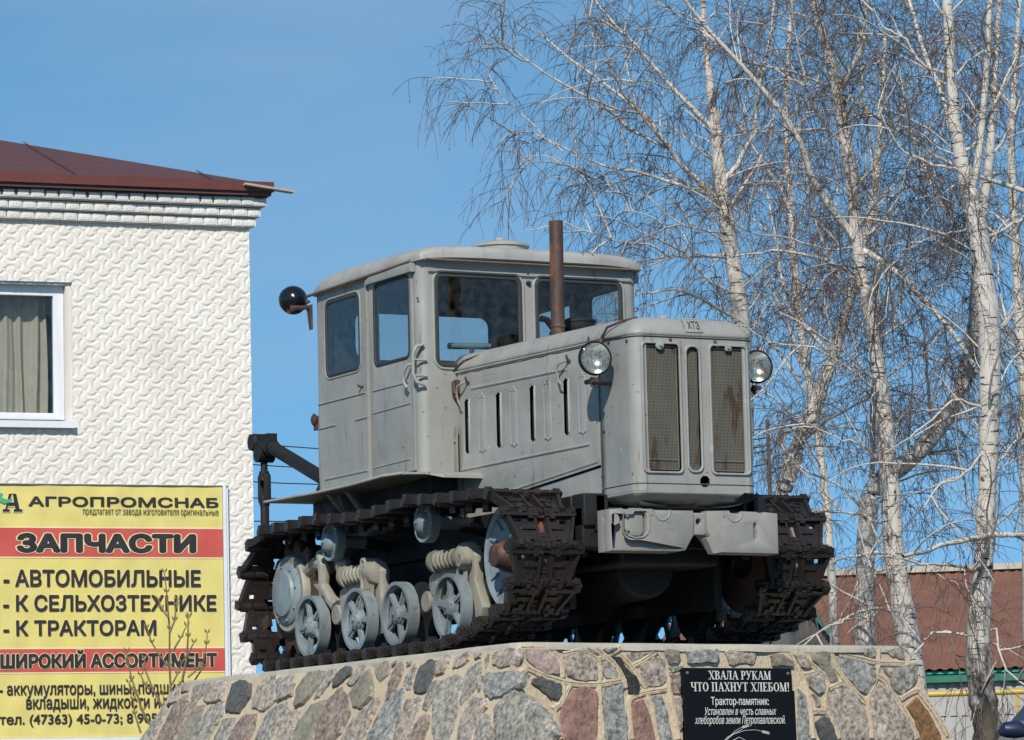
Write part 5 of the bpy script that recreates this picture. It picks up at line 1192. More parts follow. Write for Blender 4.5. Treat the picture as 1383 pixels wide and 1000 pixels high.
# roof
ve = wpx(200, 253.5)[1]
def roofpt(px, py, w_): 
    p = MW @ Vector((0, 0, w_)); q = Vector(hit(px, py, p, nW)); return MWl @ (MW.inverted() @ q)
rf = MB(); wE = .225
uE = .17
eL = Vector((UL, ve+.03, wE)); eR = Vector((uE, ve+.03, wE))
def rp(u, v, w_): return MWl @ Vector((u, v, w_))
hp = roofpt(0, 198.5, -3.4); hpl = MWl.inverted() @ hp
rise = hpl.y-(ve+.03)
PT = dict(a=rp(UL, ve+.03, wE), b=rp(uE, ve+.03, wE), c=rp(uE, ve+.03, -9.4), r1=rp(uE-3.75, ve+.03+rise*1.5, wE-4.3), r2=rp(UL, ve+.03+rise*1.5, wE-4.3), d=rp(UL, ve+.03, -9.4))
rf.add([PT['a'], PT['b'], PT['r1'], PT['r2']], [(0, 1, 2, 3)]); rf.add([PT['b'], PT['c'], PT['r1']], [(0, 1, 2)]); rf.add([PT['c'], PT['d'], PT['r2'], PT['r1']], [(0, 1, 2, 3)])
ro = obj('roof', rf, roofm, bld, ang=0); m_ = ro.modifiers.new('t', 'SOLIDIFY'); m_.thickness = .02; m_.offset = -1
for k in range(5):           # standing seams
    t0 = k/8; u = uE-.55-1.3*k; 
    if u < UL: break
    w2 = min(.995, max(.05, (uE-u)/3.75)); a = rp(u, ve+.045, wE); b = a.lerp(Vector(rp(u, ve+.05+rise*1.5*w2, wE-4.3*w2)), 1)
    sm_ = MB(); sm_.bar(a, b, .010, .006); obj('roof_seam', sm_, roofm, bld, ang=0)
fs = MB(); fs.box((UL, ve-.035, wE-.01), (uE+.01, ve+.055, wE+.012), MWl); fs.box((uE-.005, ve-.03, -9.4), (uE+.02, ve+.05, wE-.02), MWl); obj('roof_edge_fascia', fs, fasciam, bld, ang=0)
sf_ = MB(); sf_.box((UL, ve-.07, .0), (uE-.01, ve-.036, wE-.015), MWl); obj('eave_board', sf_, roofm, bld, ang=0)
sf_ = MB(); sf_.box((UL, ve-.14, .0), (.10, ve-.072, .150), MWl); obj('eave_lath', sf_, polem, bld, ang=0)
sf_ = MB(); sf_.bar(rp(-.12, ve+.02, wE+.03), rp(.36, ve-.035, wE+.02), .10, .018); obj('loose_board', sf_, concm, bld, ang=0)
# window with curtain
wn = MB(); du = wu1-.055; a0, b0 = wpx(75, 560); fr0, fr1 = wpx(90, 568)
uf = wpx(90, 470)[0]; ui = wpx(76, 470)[0]; vi0 = wpx(40, 556)[1]; vi1 = wpx(40, 397)[1]; vf0 = wpx(40, 565)[1]; vf1 = wpx(40, 388)[1]
wn.panel([(wu0-.3, vf0), (uf, vf0), (uf, wv1-.02), (wu0-.3, wv1-.02)], [[(wu0-.24, vi0), (ui, vi0), (ui, vi1), (wu0-.24, vi1)]], .06, MWl @ Matrix.Translation((0, 0, -.13)), .006)
wf = obj('window', wn, pvc, bld, ang=30)
gl_ = MB(); gl_.box((wu0-.24, vi0, -.133), (ui, vi1, -.128), MWl); obj('pane', gl_, glass, wf, ang=0)
cu_ = MB(); V = []; nU = 90; 
for k in range(nU+1):
    t = k/nU; u = wu0-.24+(ui-.01-wu0+.24)*t; dz_ = .03*math.sin(u*47)+.018*math.sin(u*83+1)+.01*math.sin(u*19)
    for r_ in range(9): q = r_/8; V.append(MWl @ Vector((u+.01*math.sin(q*4+u*20), vi0-.02+(vi1+.10-vi0)*q, -.33+dz_*(1-.3*q))))
cu_.add(V, [(k*9+r_, (k+1)*9+r_, (k+1)*9+r_+1, k*9+r_+1) for k in range(nU) for r_ in range(8)]); obj('curtain', cu_, curtm, wf, ang=80)
sl_ = MB(); sl_.box((wu0-.3, wv0-.012, -.13), (wu1+.004, wv0+.012, .055), MWl); sl_.box((wu0-.3, wv0-.012, .055), (wu1+.004, vf0-.03, .075), MWl); obj('sill', sl_, pvc, wf, ang=0)
sl_ = MB(); sl_.box((uf+.002, wv0+.012, -.30), (wu1, wv1, -.03), MWl); obj('reveal', sl_, plainw, wf, ang=0)
sl_ = MB(); sl_.box((wu0-.3, wv1-.02, -.16), (wu1, wv1+.001, -.02), MWl); obj('lintel_trim', sl_, pvc, wf, ang=0)

# ------------------------------------------------------------------ yellow banner hung on the facade
ban = thing('advertising_banner', 'yellow vinyl banner with red bands and Cyrillic lettering hung on the white facade', 'banner', tuple(MW @ Vector((-1.8, wpx(150, 1000)[1], .03))))
MBn = loc(MW, ban); WB = .055
MWB = MW @ Matrix.Translation((0, 0, WB))
def R4(x0, y0, x1, y1): 
    return rect_on(MWB, x0, y0, x1, y1)
bu0, bv0, bu1, bv1 = R4(-40, 656, 302.5, 996)
ML = MBn @ Matrix.Translation((0, 0, WB))
sh_ = MB(); V = []; nu, nv = 60, 60
def ripple(u, v): return .0042*math.sin(u*7.5+v*11)*(.5+.5*math.sin(u*2.1+1))+.0020*math.sin(u*19-v*9+1)+.0022*math.sin(v*24+u*5)*(.5+.5*math.sin(v*3))
WARP[0] = ripple
bv1 = on(MWB, 150, 656)[1]
for i in range(nu+1):
    for j in range(nv+1):
        u = bu0+(bu1-bu0)*i/nu; v = bv0+(bv1-bv0)*j/nv
        V.append(ML @ Vector((u, v, ripple(u, v)-.006)))
sh_.add(V, [(i*(nv+1)+j, (i+1)*(nv+1)+j, (i+1)*(nv+1)+j+1, i*(nv+1)+j+1) for i in range(nu) for j in range(nv)]); obj('vinyl_sheet', sh_, yelm, ban, ang=80)
fr_ = MB(); fr_.box((bu1+.004, bv0-.02, -.04), (bu1+.034, bv1+.012, .008), ML); fr_.box((bu1+.036, bv0-.02, -.04), (bu1+.056, bv1+.012, -.004), ML); obj('frame_strip', fr_, pvc, ban, ang=0)
fr_ = MB(); fr_.box((bu0, bv1, -.04), (bu1+.06, bv1+.010, .006), ML); obj('frame_strip', fr_, steelm, ban, ang=0)
fr_ = MB(); fr_.box((bu0, bv0-.03, -.04), (bu1+.06, bv0-.002, .006), ML); obj('frame_strip', fr_, pvc, ban, ang=0)
def band(y0, y1):
    u0, v0, u1, v1 = R4(-40, y0, 302.5, y1); m = MB(); v0 = on(MWB, 150, y1)[1]; v1 = on(MWB, 150, y0)[1]
    def strip_(va, vb, w_, mt_, nm):
        g_ = MB(); n_ = 70; g_.add([ML @ Vector((bu0+(bu1-.001-bu0)*i/n_, va+(vb-va)*j/4, w_+ripple(bu0+(bu1-.001-bu0)*i/n_, va+(vb-va)*j/4))) for i in range(n_+1) for j in range(5)], [(i*5+j, i*5+j+1, (i+1)*5+j+1, (i+1)*5+j) for i in range(n_) for j in range(4)]); obj(nm, g_, mt_, ban, ang=80)
    strip_(v0, v1, -.0025, redm, 'red_band')
    for vv_ in (v0, v1): strip_(vv_-.006, vv_+.006, -.0015, outm, 'band_edge')
band(713, 753.5); band(875.5, 908.5)
fit_text('АГРОПРОМСНАБ', R4(38, 671.5, 295, 685), ML, .004, inkm, ban, bold=.028)
fit_text('предлагает от завода изготовителя оригинальные', R4(112, 688.5, 295, 698.5), ML, .004, inkm, ban)
fit_text('ЗАПЧАСТИ', R4(22, 720.5, 265, 747.5), ML, .006, inkm, ban, bold=.065, outline=(.035, outm))
fit_text('- АВТОМОБИЛЬНЫЕ', R4(4, 769.5, 271, 793), ML, .005, inkm, ban, bold=.032, outline=(.012, outm))
fit_text('- К СЕЛЬХОЗТЕХНИКЕ', R4(4, 803.5, 292, 826), ML, .005, inkm, ban, bold=.032, outline=(.012, outm))
fit_text('- К ТРАКТОРАМ', R4(4, 837.5, 211, 859), ML, .005, inkm, ban, bold=.032, outline=(.012, outm))
fit_text('ШИРОКИЙ АССОРТИМЕНТ', R4(0, 877.5, 293, 903), ML, .006, inkm, ban, bold=.06, outline=(.035, outm))
fit_text('- аккумуляторы, шины, подшипники,', R4(-1, 925, 237, 943), ML, .004, inkm, ban, bold=.022, prefix='- аккумуляторы, шины, подши')
fit_text('вкладыши, жидкости и т.д.', R4(35, 943.5, 216, 961), ML, .004, inkm, ban, bold=.022, prefix='вкладыши, жидкости и')
fit_text('тел. (47363) 45-0-73; 8 905', R4(-1, 964.5, 212, 982), ML, .004, inkm, ban, bold=.022)
def poly_px(pts, w_, mt, nm, par, MM=None):
    m = MB(); m.add([ML @ Vector((*on(MWB, x, y), w_+ripple(*on(MWB, x, y)))) for x, y in pts], [tuple(range(len(pts)))]); return obj(nm, m, mt, par, ang=0)
s8 = 8.135
def z8(P): return [(x/s8, 650+y/s8) for x, y in P]
poly_px(z8([(20,345),(20,300),(50,300),(100,130),(185,130),(225,300),(250,300),(250,345),(140,345),(140,300),(160,300),(155,285),(90,285),(85,300),(110,300),(110,345)]), .002, outm, 'logo_outline', ban)
poly_px(z8([(27,338),(27,308),(55,308),(98,138),(178,138),(216,308),(244,308),(244,338),(150,338),(150,308),(168,308),(160,275),(88,275),(78,308),(104,308),(104,338)]), .004, inkm, 'logo_letter', ban)
poly_px(z8([(104,235),(128,150),(140,150),(152,235)]), .0055, yelm, 'logo_gap', ban)
WARP[0] = lambda u, v: 0.0
poly_px(z8([(-60,100),(0,130),(30,135),(10,165),(40,195),(80,205),(130,190),(135,215),(100,240),(40,250),(20,240),(-10,225),(-60,240)]), .007, greenm, 'logo_splash', ban)

# ------------------------------------------------------------------ bare shrub in front of the banner
def stem_mesh(mb, pts, r0, r1, n=6):
    k = len(pts); mb.tube(pts, [r0+(r1-r0)*i/(k-1) for i in range(k)], n)
shr = thing('lilac_shrub', 'young bare shrub with brown budding stems in front of the yellow banner', 'shrub', tuple(np.array([*at(232, 1000, 27.5)[:2], 0])))
SL = Vector(shr.location)
stems = [[(233,1010),(232,960),(229,900),(229,850),(225,800),(222,773)], [(231,905),(215,885),(205,868),(198,848)], [(229,855),(236,838),(238,818),(240,810)], [(228,835),(218,822),(214,810)],
 [(233,935),(245,925),(252,890),(254,860),(254,835),(256,832)], [(254,915),(266,905),(276,900)], [(253,885),(262,868)], [(256,930),(272,905),(279,870),(280,855)], [(240,990),(222,960),(206,930),(196,905),(195,890)],
 [(205,935),(196,925),(190,912)], [(206,985),(192,960),(184,935),(178,918),(172,892),(171,880)], [(186,940),(178,930),(174,922)], [(215,970),(222,955),(220,935)], [(190,990),(182,965),(180,945)], [(233,880),(244,862),(252,845)], [(232,925),(240,910),(246,895)]]
for i, st_ in enumerate(stems):
    m = MB(); P = [Vector(at(x, y, 27.5+.25*math.sin(i*2.1)+.1*k/len(st_)))-SL for k, (x, y) in enumerate(st_)]
    if i in (0, 8, 10): P = [Vector((P[0].x*.3, P[0].y*.3, 0))]+P
    stem_mesh(m, P, .012 if i in (0, 4, 8, 10) else .008, .004); o = obj('stem', m, shrubm, shr, ang=60)
    m = MB()
    for k in range(1, len(P)):
        for sgn in (-1, 1):
            if i == 0 and k == 1: continue
            c_ = P[k]+Vector((random.uniform(-.006, .006), sgn*.012, .012)); m.lathe([(.001, -.016), (.008, -.004), (.006, .008), (.0005, .022)], c_, Vector((0, sgn*.5, 1)), 6)
    obj('bud', m, budm, o, ang=60)['kind'] = 'stuff'

# ================================================================== POWER LINES
pole = thing('utility_pole', 'thin dark wooden power pole standing among the birches behind the tractor', 'pole', tuple(np.array([*at(1041, 700, 62)[:2], 0])))
pt = Vector(at(1041, 566, 62)); m = MB(); m.tube([(0, 0, 0), (0, 0, pt.z)], [.05, .03], 8); obj('post', m, polem, pole)
for i, (ya, yb, dx) in enumerate(((584, 578, -.8), (615, 590, -.4), (640, 600, .4), (664, 606, .8), (697, 625, 0))):
    a = Vector(at(250, ya+4, 70)); b = Vector((pole.location.x, pole.location.y+dx*.1, 0)); b.z = at(1041, yb, 62)[2]
    P = [a.lerp(b, t/16)-Vector((0, 0, .35*4*t/16*(1-t/16))) for t in range(17)]
    m = MB(); m.tube([p-a for p in P], .010, 4); o = obj('power_line', m, wirem, ang=0); o.location = a
    tag(o, ['topmost', 'second highest', 'middle', 'second lowest', 'lowest'][i]+' of the thin black power lines crossing the sky behind the tractor hitch', 'power line', 'power lines behind the tractor')

# ================================================================== SHED, SMALL GABLE, PIPE, VAN
aS = R(152.32+90-12)      # direction of the ridge
eS = Vector((math.cos(aS), math.sin(aS), 0)); 
if eS.dot(Vector(_Rv)) < 0: eS = -eS
nSh = eS.cross(Vector((0, 0, 1))); 
if nSh.dot(Vector(CF)) > 0: nSh = -nSh
sA = Vector(at(1300, 904, 60)); eaveZ = sA.z; ridge_back = 5.2
rdg = Vector(at(1300, 773, 60+ridge_back)); rz = rdg.z
shed = thing('long_shed', 'long low shed with brown profiled roof, green fascia and pale walls behind the birches', 'shed', (sA.x, sA.y, 0))
MS = frame((sA.x, sA.y, 0), eS, (0, 0, 1)); MS = MS if (MS.col[2].to_3d().dot(nSh) > 0) else frame((sA.x, sA.y, 0), -eS, (0, 0, 1))
MSl = loc(MS, shed); SX0, SX1 = -5.0, 9.0
rf = MB(); V = []; nw = 340
for k in range(nw+1):
    u = SX0+(SX1-SX0)*k/nw; ph = k % 4; h = (.022 if ph in (1, 2) else 0)
    V += [MSl @ Vector((u, eaveZ+h, .25)), MSl @ Vector((u, rz+h, .25-ridge_back))]
rf.add(V, [(2*k, 2*k+2, 2*k+3, 2*k+1) for k in range(nw)]); o = obj('profiled_roof', rf, brownroof, shed, ang=0); m_ = o.modifiers.new('t', 'SOLIDIFY'); m_.thickness = .015; m_.offset = -1
m = MB(); m.bar(MSl @ Vector((SX0, rz+.06, .25-ridge_back)), MSl @ Vector((SX1, rz+.06, .25-ridge_back)), .3, .10); obj('ridge_cap', m, concm, shed, ang=0)
m = MB(); m.add([MSl @ Vector(p) for p in ((SX0, eaveZ, .25-2*ridge_back), (SX1, eaveZ, .25-2*ridge_back), (SX1, rz-.03, .25-ridge_back), (SX0, rz-.03, .25-ridge_back))], [(0, 1, 2, 3)]); obj('rear_roof_slope', m, brownroof, shed, ang=0)
m = MB(); m.box((SX0, eaveZ-.20, .10), (SX1, eaveZ-.06, .14), MSl); obj('fascia', m, fgreen, shed, ang=0)
m = MB(); m.box((SX0, eaveZ-.07, .14), (SX1, eaveZ-.03, .17), MSl); obj('gutter_edge', m, mat('green_trim', (.05, .42, .30), .4, var=.1), shed, ang=0)
m = MB(); m.box((SX0+.2, 0, -2*ridge_back+.5), (SX1-.2, eaveZ-.05, 0), MSl); obj('shed_wall', m, shedw, shed, ang=0)
m = MB(); vb = on(MS, 1320, 966)[1]; k = 0; u = SX0+.2
while u < SX1-.2: m.box((u, vb, .002), (u+.11, eaveZ-.21, .025), MSl); u += .17
o = obj('wall_batten', m, shedw, shed, ang=0); o['kind'] = 'stuff'
for gx in (SX0+.2, SX1-.2):
    m = MB(); m.add([MSl @ Vector(p) for p in ((gx, eaveZ-.06, 0), (gx, eaveZ-.06, .3-2*ridge_back), (gx, rz-.05, .25-ridge_back))], [(0, 1, 2)]); obj('gable', m, shedw, shed, ang=0)
yp = Vector(at(1320, 936, 58.8)); m = MB(); m.tube([-eS*6, eS*7], .045, 8); gp_ = obj('gas_pipe', m, yelpipe, ang=60); gp_.location = yp; tag(gp_, 'yellow horizontal gas pipe along the pale wall under the green fascia', 'pipe')
m = MB()
for k in range(-2, 3): m = MB(); m.tube([eS*(k*2.4+.6), eS*(k*2.4+.6)-Vector((0, 0, yp.z))], .03, 6); obj('pipe_support', m, yelpipe, gp_)
# small grey gable with green bargeboard
gq = Vector(at(1085, 866, 50)); hut = thing('small_hut', 'small grey gabled roof with green bargeboard just behind the pedestal', 'hut', (gq.x, gq.y, 0))
MH = frame((gq.x, gq.y, 0), _Rv, (0, 0, 1)); MHl = loc(MH, hut)
ga = on(MH, 1076, 805); gb = on(MH, 1126, 870)
sl = (gb[1]-ga[1])/(gb[0]-ga[0]); L = .62; W2 = 1.1
def gpnt(u): return ga[1]+sl*abs(u-ga[0])
m = MB(); m.prism([(ga[0]-W2, 0), (ga[0]+W2, 0), (ga[0]+W2, gpnt(ga[0]+W2)), (ga[0], ga[1]), (ga[0]-W2, gpnt(ga[0]-W2))], 2.5, MHl, -2.5); obj('hut_wall', m, slate, hut, ang=0)
for sg in (-1, 1):
    e0 = (ga[0], ga[1]+.002); e1 = (ga[0]+sg*(W2+.1), gpnt(ga[0]+W2+.1)+.002)
    m = MB(); m.prism([e0, e1, (e1[0], e1[1]+.05), (e0[0], e0[1]+.07)], 2.7, MHl, -2.6); obj('hut_roof', m, slate, hut, ang=0)
    m = MB(); m.prism([(e0[0], e0[1]+.0), (e1[0], e1[1]-.0), (e1[0], e1[1]+.07), (e0[0], e0[1]+.09)], .03, MHl, .102); obj('bargeboard', m, fgreen, hut, ang=0)
# dark blue van, mostly outside the frame at the lower right
vD = 24.0; vp = Vector(at(1395, 990, vD)); F2 = Vector((_Rv[0], _Rv[1], 0)).normalized()
van = thing('navy_van', 'dark navy van, only its windscreen edge and mirror showing at the lower right corner', 'van', (vp.x, vp.y, 0))
MV = frame((0, 0, 0), F2, (0, 0, 1)); z_ = vp.z
prof_v = [(-.75, .35), (-.72, .95), (-.62, 1.12), (-.50, 1.20), (.10, z_+.12), (.30, z_+.34), (.60, z_+.42), (4.2, z_+.42), (4.35, z_+.3), (4.4, .35)]
m = MB(); m.prism(prof_v, 1.9, MV, -1.95); vb_ = obj('body', m, navy, van, bevel=.05)
m = MB(); m.add([MV @ Vector((a, b, c)) for a, b, c in ((-.47, 1.26, -.15), (.07, z_+.09, -.15), (.07, z_+.09, -1.8), (-.47, 1.26, -1.8))], [(0, 1, 2, 3)]); 
m.v = [tuple(Vector(p)+Vector(MV @ Vector((-.012, .012, 0)))) for p in m.v]; obj('windscreen', m, glass, vb_, ang=0)
m = MB(); m.panel([(-.28, 1.30), (.18, z_+.02), (.9, z_+.05), (.9, 1.30)], [], .01, MV @ Matrix.Translation((0, 0, -.046)), 0); obj('side_window', m, granm, vb_, ang=0)
for wx in (0.05, 3.5):
    for wz in (-.17, -1.75): m = MB(); m.lathe([(0, -.1), (.20, -.1), (.32, -.09), (.34, 0), (.32, .1), (0, .1)], MV @ Vector((wx, .34, wz)), MV @ Vector((0, 0, 1)), 24); obj('wheel', m, rubber, van)
mp_ = Vector(at(1364, 990, vD))-Vector(van.location); m = MB(); m.tube([mp_+F2*-.07, mp_+F2*-.03+Vector((0, 0, .018)), mp_+F2*.05+Vector((0, 0, .02)), mp_+F2*.10], [.018, .05, .055, .03], 12); m.tube([mp_+F2*.08, mp_+F2*.2+Vector((0, 0, -.06))], .014, 8); obj('door_mirror', m, navy, van)

# ================================================================== BIRCHES
def tubes_mesh(name, P, Rr, k, mt, origin):
    """P (M,n,3) polylines, Rr (M,n) radii -> one mesh"""
    M_, n_, _ = P.shape; P = P-np.array(origin)
    T = np.empty_like(P); T[:, 1:-1] = P[:, 2:]-P[:, :-2]; T[:, 0] = P[:, 1]-P[:, 0]; T[:, -1] = P[:, -1]-P[:, -2]
    T /= np.linalg.norm(T, axis=2, keepdims=True)+1e-9
    ref = np.where(np.abs(T[..., 2:3]) > .9, np.array([1., 0, 0]), np.array([0., 0, 1])); U_ = np.cross(T, ref); U_ /= np.linalg.norm(U_, axis=2, keepdims=True)+1e-9; W_ = np.cross(T, U_)
    a = 2*np.pi*np.arange(k)/k
    V = P[:, :, None, :]+(U_[:, :, None, :]*np.cos(a)[None, None, :, None]+W_[:, :, None, :]*np.sin(a)[None, None, :, None])*Rr[:, :, None, None]
    V = V.reshape(-1, 3)
    m = np.arange(M_)[:, None, None]*n_*k; i = np.arange(n_-1)[None, :, None]*k; q = np.arange(k)[None, None, :]; q2 = (q+1) % k
    F = np.stack([m+i+q, m+i+q2, m+i+k+q2, m+i+k+q], -1).reshape(-1, 4)
    me = bpy.data.meshes.new(name); me.vertices.add(len(V)); me.vertices.foreach_set('co', V.astype(np.float32).ravel())
    me.loops.add(F.size); me.loops.foreach_set('vertex_index', F.astype(np.int32).ravel()); me.polygons.add(len(F))
    me.polygons.foreach_set('loop_start', np.arange(0, F.size, 4, dtype=np.int32)); me.update(calc_edges=True); me.materials.append(mt); me.shade_smooth()
    o = bpy.data.objects.new(name, me); COL.objects.link(o); return o
def grow(S, D, L, n, droop, wig):
    M_ = len(S); P = np.empty((M_, n, 3)); P[:, 0] = S; D = D/(np.linalg.norm(D, axis=1, keepdims=True)+1e-9); st = (L/(n-1))[:, None]
    for i in range(1, n):
        P[:, i] = P[:, i-1]+D*st
        D = D+RNG.normal(0, wig, D.shape)+np.array([0, 0, -droop])*(.4+i/n); D /= np.linalg.norm(D, axis=1, keepdims=True)
    return P
def spawn(P, cnt, t0, t1, spread, up=0):
    M_, n_, _ = P.shape; idx = np.repeat(np.arange(M_), cnt); t = RNG.uniform(t0, t1, len(idx))*(n_-1); i = np.minimum(t.astype(int), n_-2); f = (t-i)[:, None]
    S = P[idx, i]*(1-f)+P[idx, i+1]*f; T = P[idx, i+1]-P[idx, i]; T /= np.linalg.norm(T, axis=1, keepdims=True)+1e-9
    N = RNG.normal(0, 1, T.shape); N -= T*(N*T).sum(1, keepdims=True); N /= np.linalg.norm(N, axis=1, keepdims=True)+1e-9
    D = T*(1-spread)+N*spread+np.array([0, 0, up]); return S, D, t/(n_-1), idx
def resample(P, n):
    P = np.asarray(P, float); Q = []
    k = len(P)
    for j in range(n):
        t = j/(n-1)*(k-1); i = min(int(t), k-2); f = t-i
        p0 = P[max(i-1, 0)]; p1 = P[i]; p2 = P[i+1]; p3 = P[min(i+2, k-1)]
        Q.append(.5*((2*p1)+(-p0+p2)*f+(2*p0-5*p1+4*p2-p3)*f*f+(-p0+3*p1-3*p2+p3)*f**3))
    return np.array(Q)
TRI = [0]
def birch_tree(label, D, trunk, limbs, dens=1.0, mt=None, group='birches behind the pedestal', foot=0):
    """trunk, limbs: image traces [(px,py,width px)...] lifted to distance D with their own depth wander"""
    def top_up(T_):
        if T_[-1][1] > 0: return list(T_)
        (xa, ya, wa), (xb, yb, wb_) = T_[-2], T_[-1]; dx = max(-.35, min(.35, (xb-xa)/max(1, ya-yb)))
        return list(T_)+[(xb+dx*f_*.7+4*math.sin(f_*.05+xb), yb-f_, max(1.0, wb_*(1-f_/(38*wb_+60)))) for f_ in (60, 120, 190, 260) if f_ < 38*wb_+50]
    trunk = top_up(trunk); limbs = [top_up(q_) for q_ in limbs]
    tr = np.array([at(x, y, D) for x, y, w_ in trunk]); rad = np.array([w_*D/FPX/2 for x, y, w_ in trunk])
    base = tr[0].copy()
    if base[2] > .3:
        dv = (tr[0]-tr[1])/max(1e-6, abs(tr[0][2]-tr[1][2])); kk = [1, .66, .33]; q = np.array([tr[0]+np.array([dv[0], dv[1], 0])*base[2]*f_*.55*(1-.3*f_)-np.array([0, 0, base[2]*f_]) for f_ in kk]); tr = np.vstack([q, tr]); rad = np.concatenate([[rad[0]*1.3, rad[0]*1.15, rad[0]*1.06], rad])
    root = thing('birch_tree', label, 'tree', tuple(tr[0]), group); org = np.array(root.location)
    n = len(tr)*6; P = resample(tr, n); Rr = np.interp(np.linspace(0, 1, n), np.linspace(0, 1, len(rad)), rad)
    P[:, :2] += RNG.normal(0, .004, (n, 2)); Rr = Rr*(1+RNG.normal(0, .035, n))
    o = tubes_mesh('trunk', P[None], Rr[None], 16, footbark if foot else (mt or birch), org); o.parent = root
    carriers = []
    hi = P[:, 2] > HP+1.2
    if hi.sum() > 6: carriers.append((resample(P[hi], 14), .35*Rr[hi].mean()))
    for L in limbs:
        s1 = RNG.normal(0, .55); pts = [at(x, y, D) for x, y, w_ in L]; pts = np.array([p+CF*s1*k/len(pts)*1.6 for k, p in enumerate(pts)])
        dd = np.linalg.norm(P-pts[0], axis=1); kq = int(dd.argmin())
        if .02 < dd[kq] < .38: pts = np.vstack([P[max(0, kq-1)], pts]); L = [L[0]]+list(L)
        rr_ = np.array([w_*D/FPX/2*.86 for x, y, w_ in L]); Q = resample(pts, 16); Rl = np.interp(np.linspace(0, 1, 16), np.linspace(0, 1, len(rr_)), rr_)
        Q[1:-1] += RNG.normal(0, .008, Q[1:-1].shape)
        o = tubes_mesh('limb', Q[None], Rl[None], 8, birch2 if rr_[0] > .026 else branchm, org); o.parent = root; carriers.append((Q, Rl.mean()))
    # first-order branches
    A = []; 
    for Q, r_ in carriers:
        q14 = resample(Q, 14); ln = np.linalg.norm(np.diff(q14, axis=0), axis=1).sum(); c = max(2, int(ln*3.6*dens))
        S, Dd, t, _ = spawn(q14[None], c, .12, 1, .62, .18); A.append((S, Dd, t))
    S = np.concatenate([a[0] for a in A]); Dd = np.concatenate([a[1] for a in A]); t = np.concatenate([a[2] for a in A])
    LA = RNG.uniform(.45, 1.45, len(S))*(1.1-.45*t); PA_ = grow(S, Dd, LA, 9, .075, .10)
    RA = (.0060+.0058*LA)[:, None]*np.linspace(1, .30, 9)[None]
    o = tubes_mesh('small_branches', PA_, RA, 5, branchm, org); o.parent = root; o['kind'] = 'stuff'
    S, Dd, t, ix = spawn(PA_, max(2, int(6*dens)), .15, 1, .60, -.05); LB = RNG.uniform(.22, .72, len(S)); PB = grow(S, Dd, LB, 7, .21, .075)
    RB = (.0030+.0016*LB)[:, None]*np.linspace(1, .5, 7)[None]
    S, Dd, t, ix = spawn(PB, 5, .1, 1, .46, -.32); LC = RNG.uniform(.10, .36, len(S)); PC = grow(S, Dd, LC, 5, .36, .09)
    RC = np.full(len(S), .0024)[:, None]*np.array([1, .95, .85, .8, 1.0])[None]
    o = tubes_mesh('twigs', PB, RB, 3, twigm, org); o.parent = root; o['kind'] = 'stuff'
    o = tubes_mesh('fine_twigs', PC, RC, 3, twigm, org); o.parent = root; o['kind'] = 'stuff'
    TRI[0] += len(PB)*36+len(PC)*24+len(PA_)*80
    sel = RNG.random(len(PC)) < .12; C_e = PC[sel][:, -1]
    if len(C_e):
        q = np.stack([C_e, C_e+np.array([0, 0, -.014]), C_e+np.array([0, 0, -.028])], 1); o = tubes_mesh('catkins', q, np.tile([.003, .0065, .0025], (len(q), 1)), 4, catm, org); o.parent = root; o['kind'] = 'stuff'
    return root
def Lw(pts, w0, w1): n = len(pts); return [(x, y, w0+(w1-w0)*i/(n-1)) for i, (x, y) in enumerate(pts)]
birch_tree('leftmost tall birch rising behind the hood, its long limbs sweeping to the upper left', 41,
 [(1004, 760, 27), (1005, 600, 26), (1003, 470, 25), (992, 370, 22), (980, 290, 20), (972, 230, 18), (966, 170, 15), (957, 100, 10), (952, 40, 8), (948, -40, 6)],
 [Lw([(961,264),(926,229),(903,201),(890,180),(860,150),(820,119),(767,79),(725,45)], 9, 3), Lw([(900,200),(846,172),(811,141),(776,123),(741,103),(706,79),(688,62),(668,50)], 6, 1.6),
  Lw([(955,262),(908,246),(864,233),(829,227),(789,211),(745,189),(712,178),(686,184)], 6, 1.5), Lw([(904,203),(864,154),(838,128),(820,88),(798,48),(785,15)], 5, 1.5),
  Lw([(963,172),(908,119),(864,66),(833,35),(798,-8)], 8, 3), Lw([(990,343),(934,348),(908,345),(864,352),(835,357)], 5, 2), Lw([(910,348),(882,334),(846,328),(811,321),(763,304),(730,312),(700,318)], 4, 1),
  Lw([(985,427),(948,405),(908,392),(864,400),(830,410)], 6, 1.5), Lw([(975,250),(1000,215),(1018,180),(1024,120),(1040,60),(1046,0)], 10, 4), Lw([(978,300),(1010,240),(1040,190),(1052,120)], 7, 2),
  Lw([(830,228),(800,240),(770,225),(735,210),(705,212),(680,190)], 3, 1), Lw([(905,120),(860,110),(830,130),(790,140)], 3, 1), Lw([(760,205),(730,180),(700,150),(680,130),(662,105)], 3, 1), Lw([(995,400),(960,380),(930,350),(900,310),(870,290),(840,285)], 5, 1.3), Lw([(985,330),(950,310),(915,300),(880,270),(850,262),(800,262),(760,280)], 4, 1)], 1.0)
birch_tree('leaning birch with a grey trunk between the radiator and the white central birch', 43,
 [(1050, 690, 26), (1062, 650, 25), (1075, 610, 24), (1100, 550, 21), (1125, 480, 17), (1145, 415, 14), (1165, 340, 11), (1182, 250, 9), (1190, 150, 7), (1196, 40, 5)],
 [Lw([(1125,480),(1090,440),(1060,380),(1050,300),(1035,230)], 8, 3), Lw([(1100,550),(1070,500),(1040,460),(1020,440)], 6, 2), Lw([(1082,600),(1110,570),(1160,540),(1200,520)], 5, 2), Lw([(1150,400),(1120,350),(1100,280),(1085,200),(1078,120)], 6, 2)], .9, birch2)
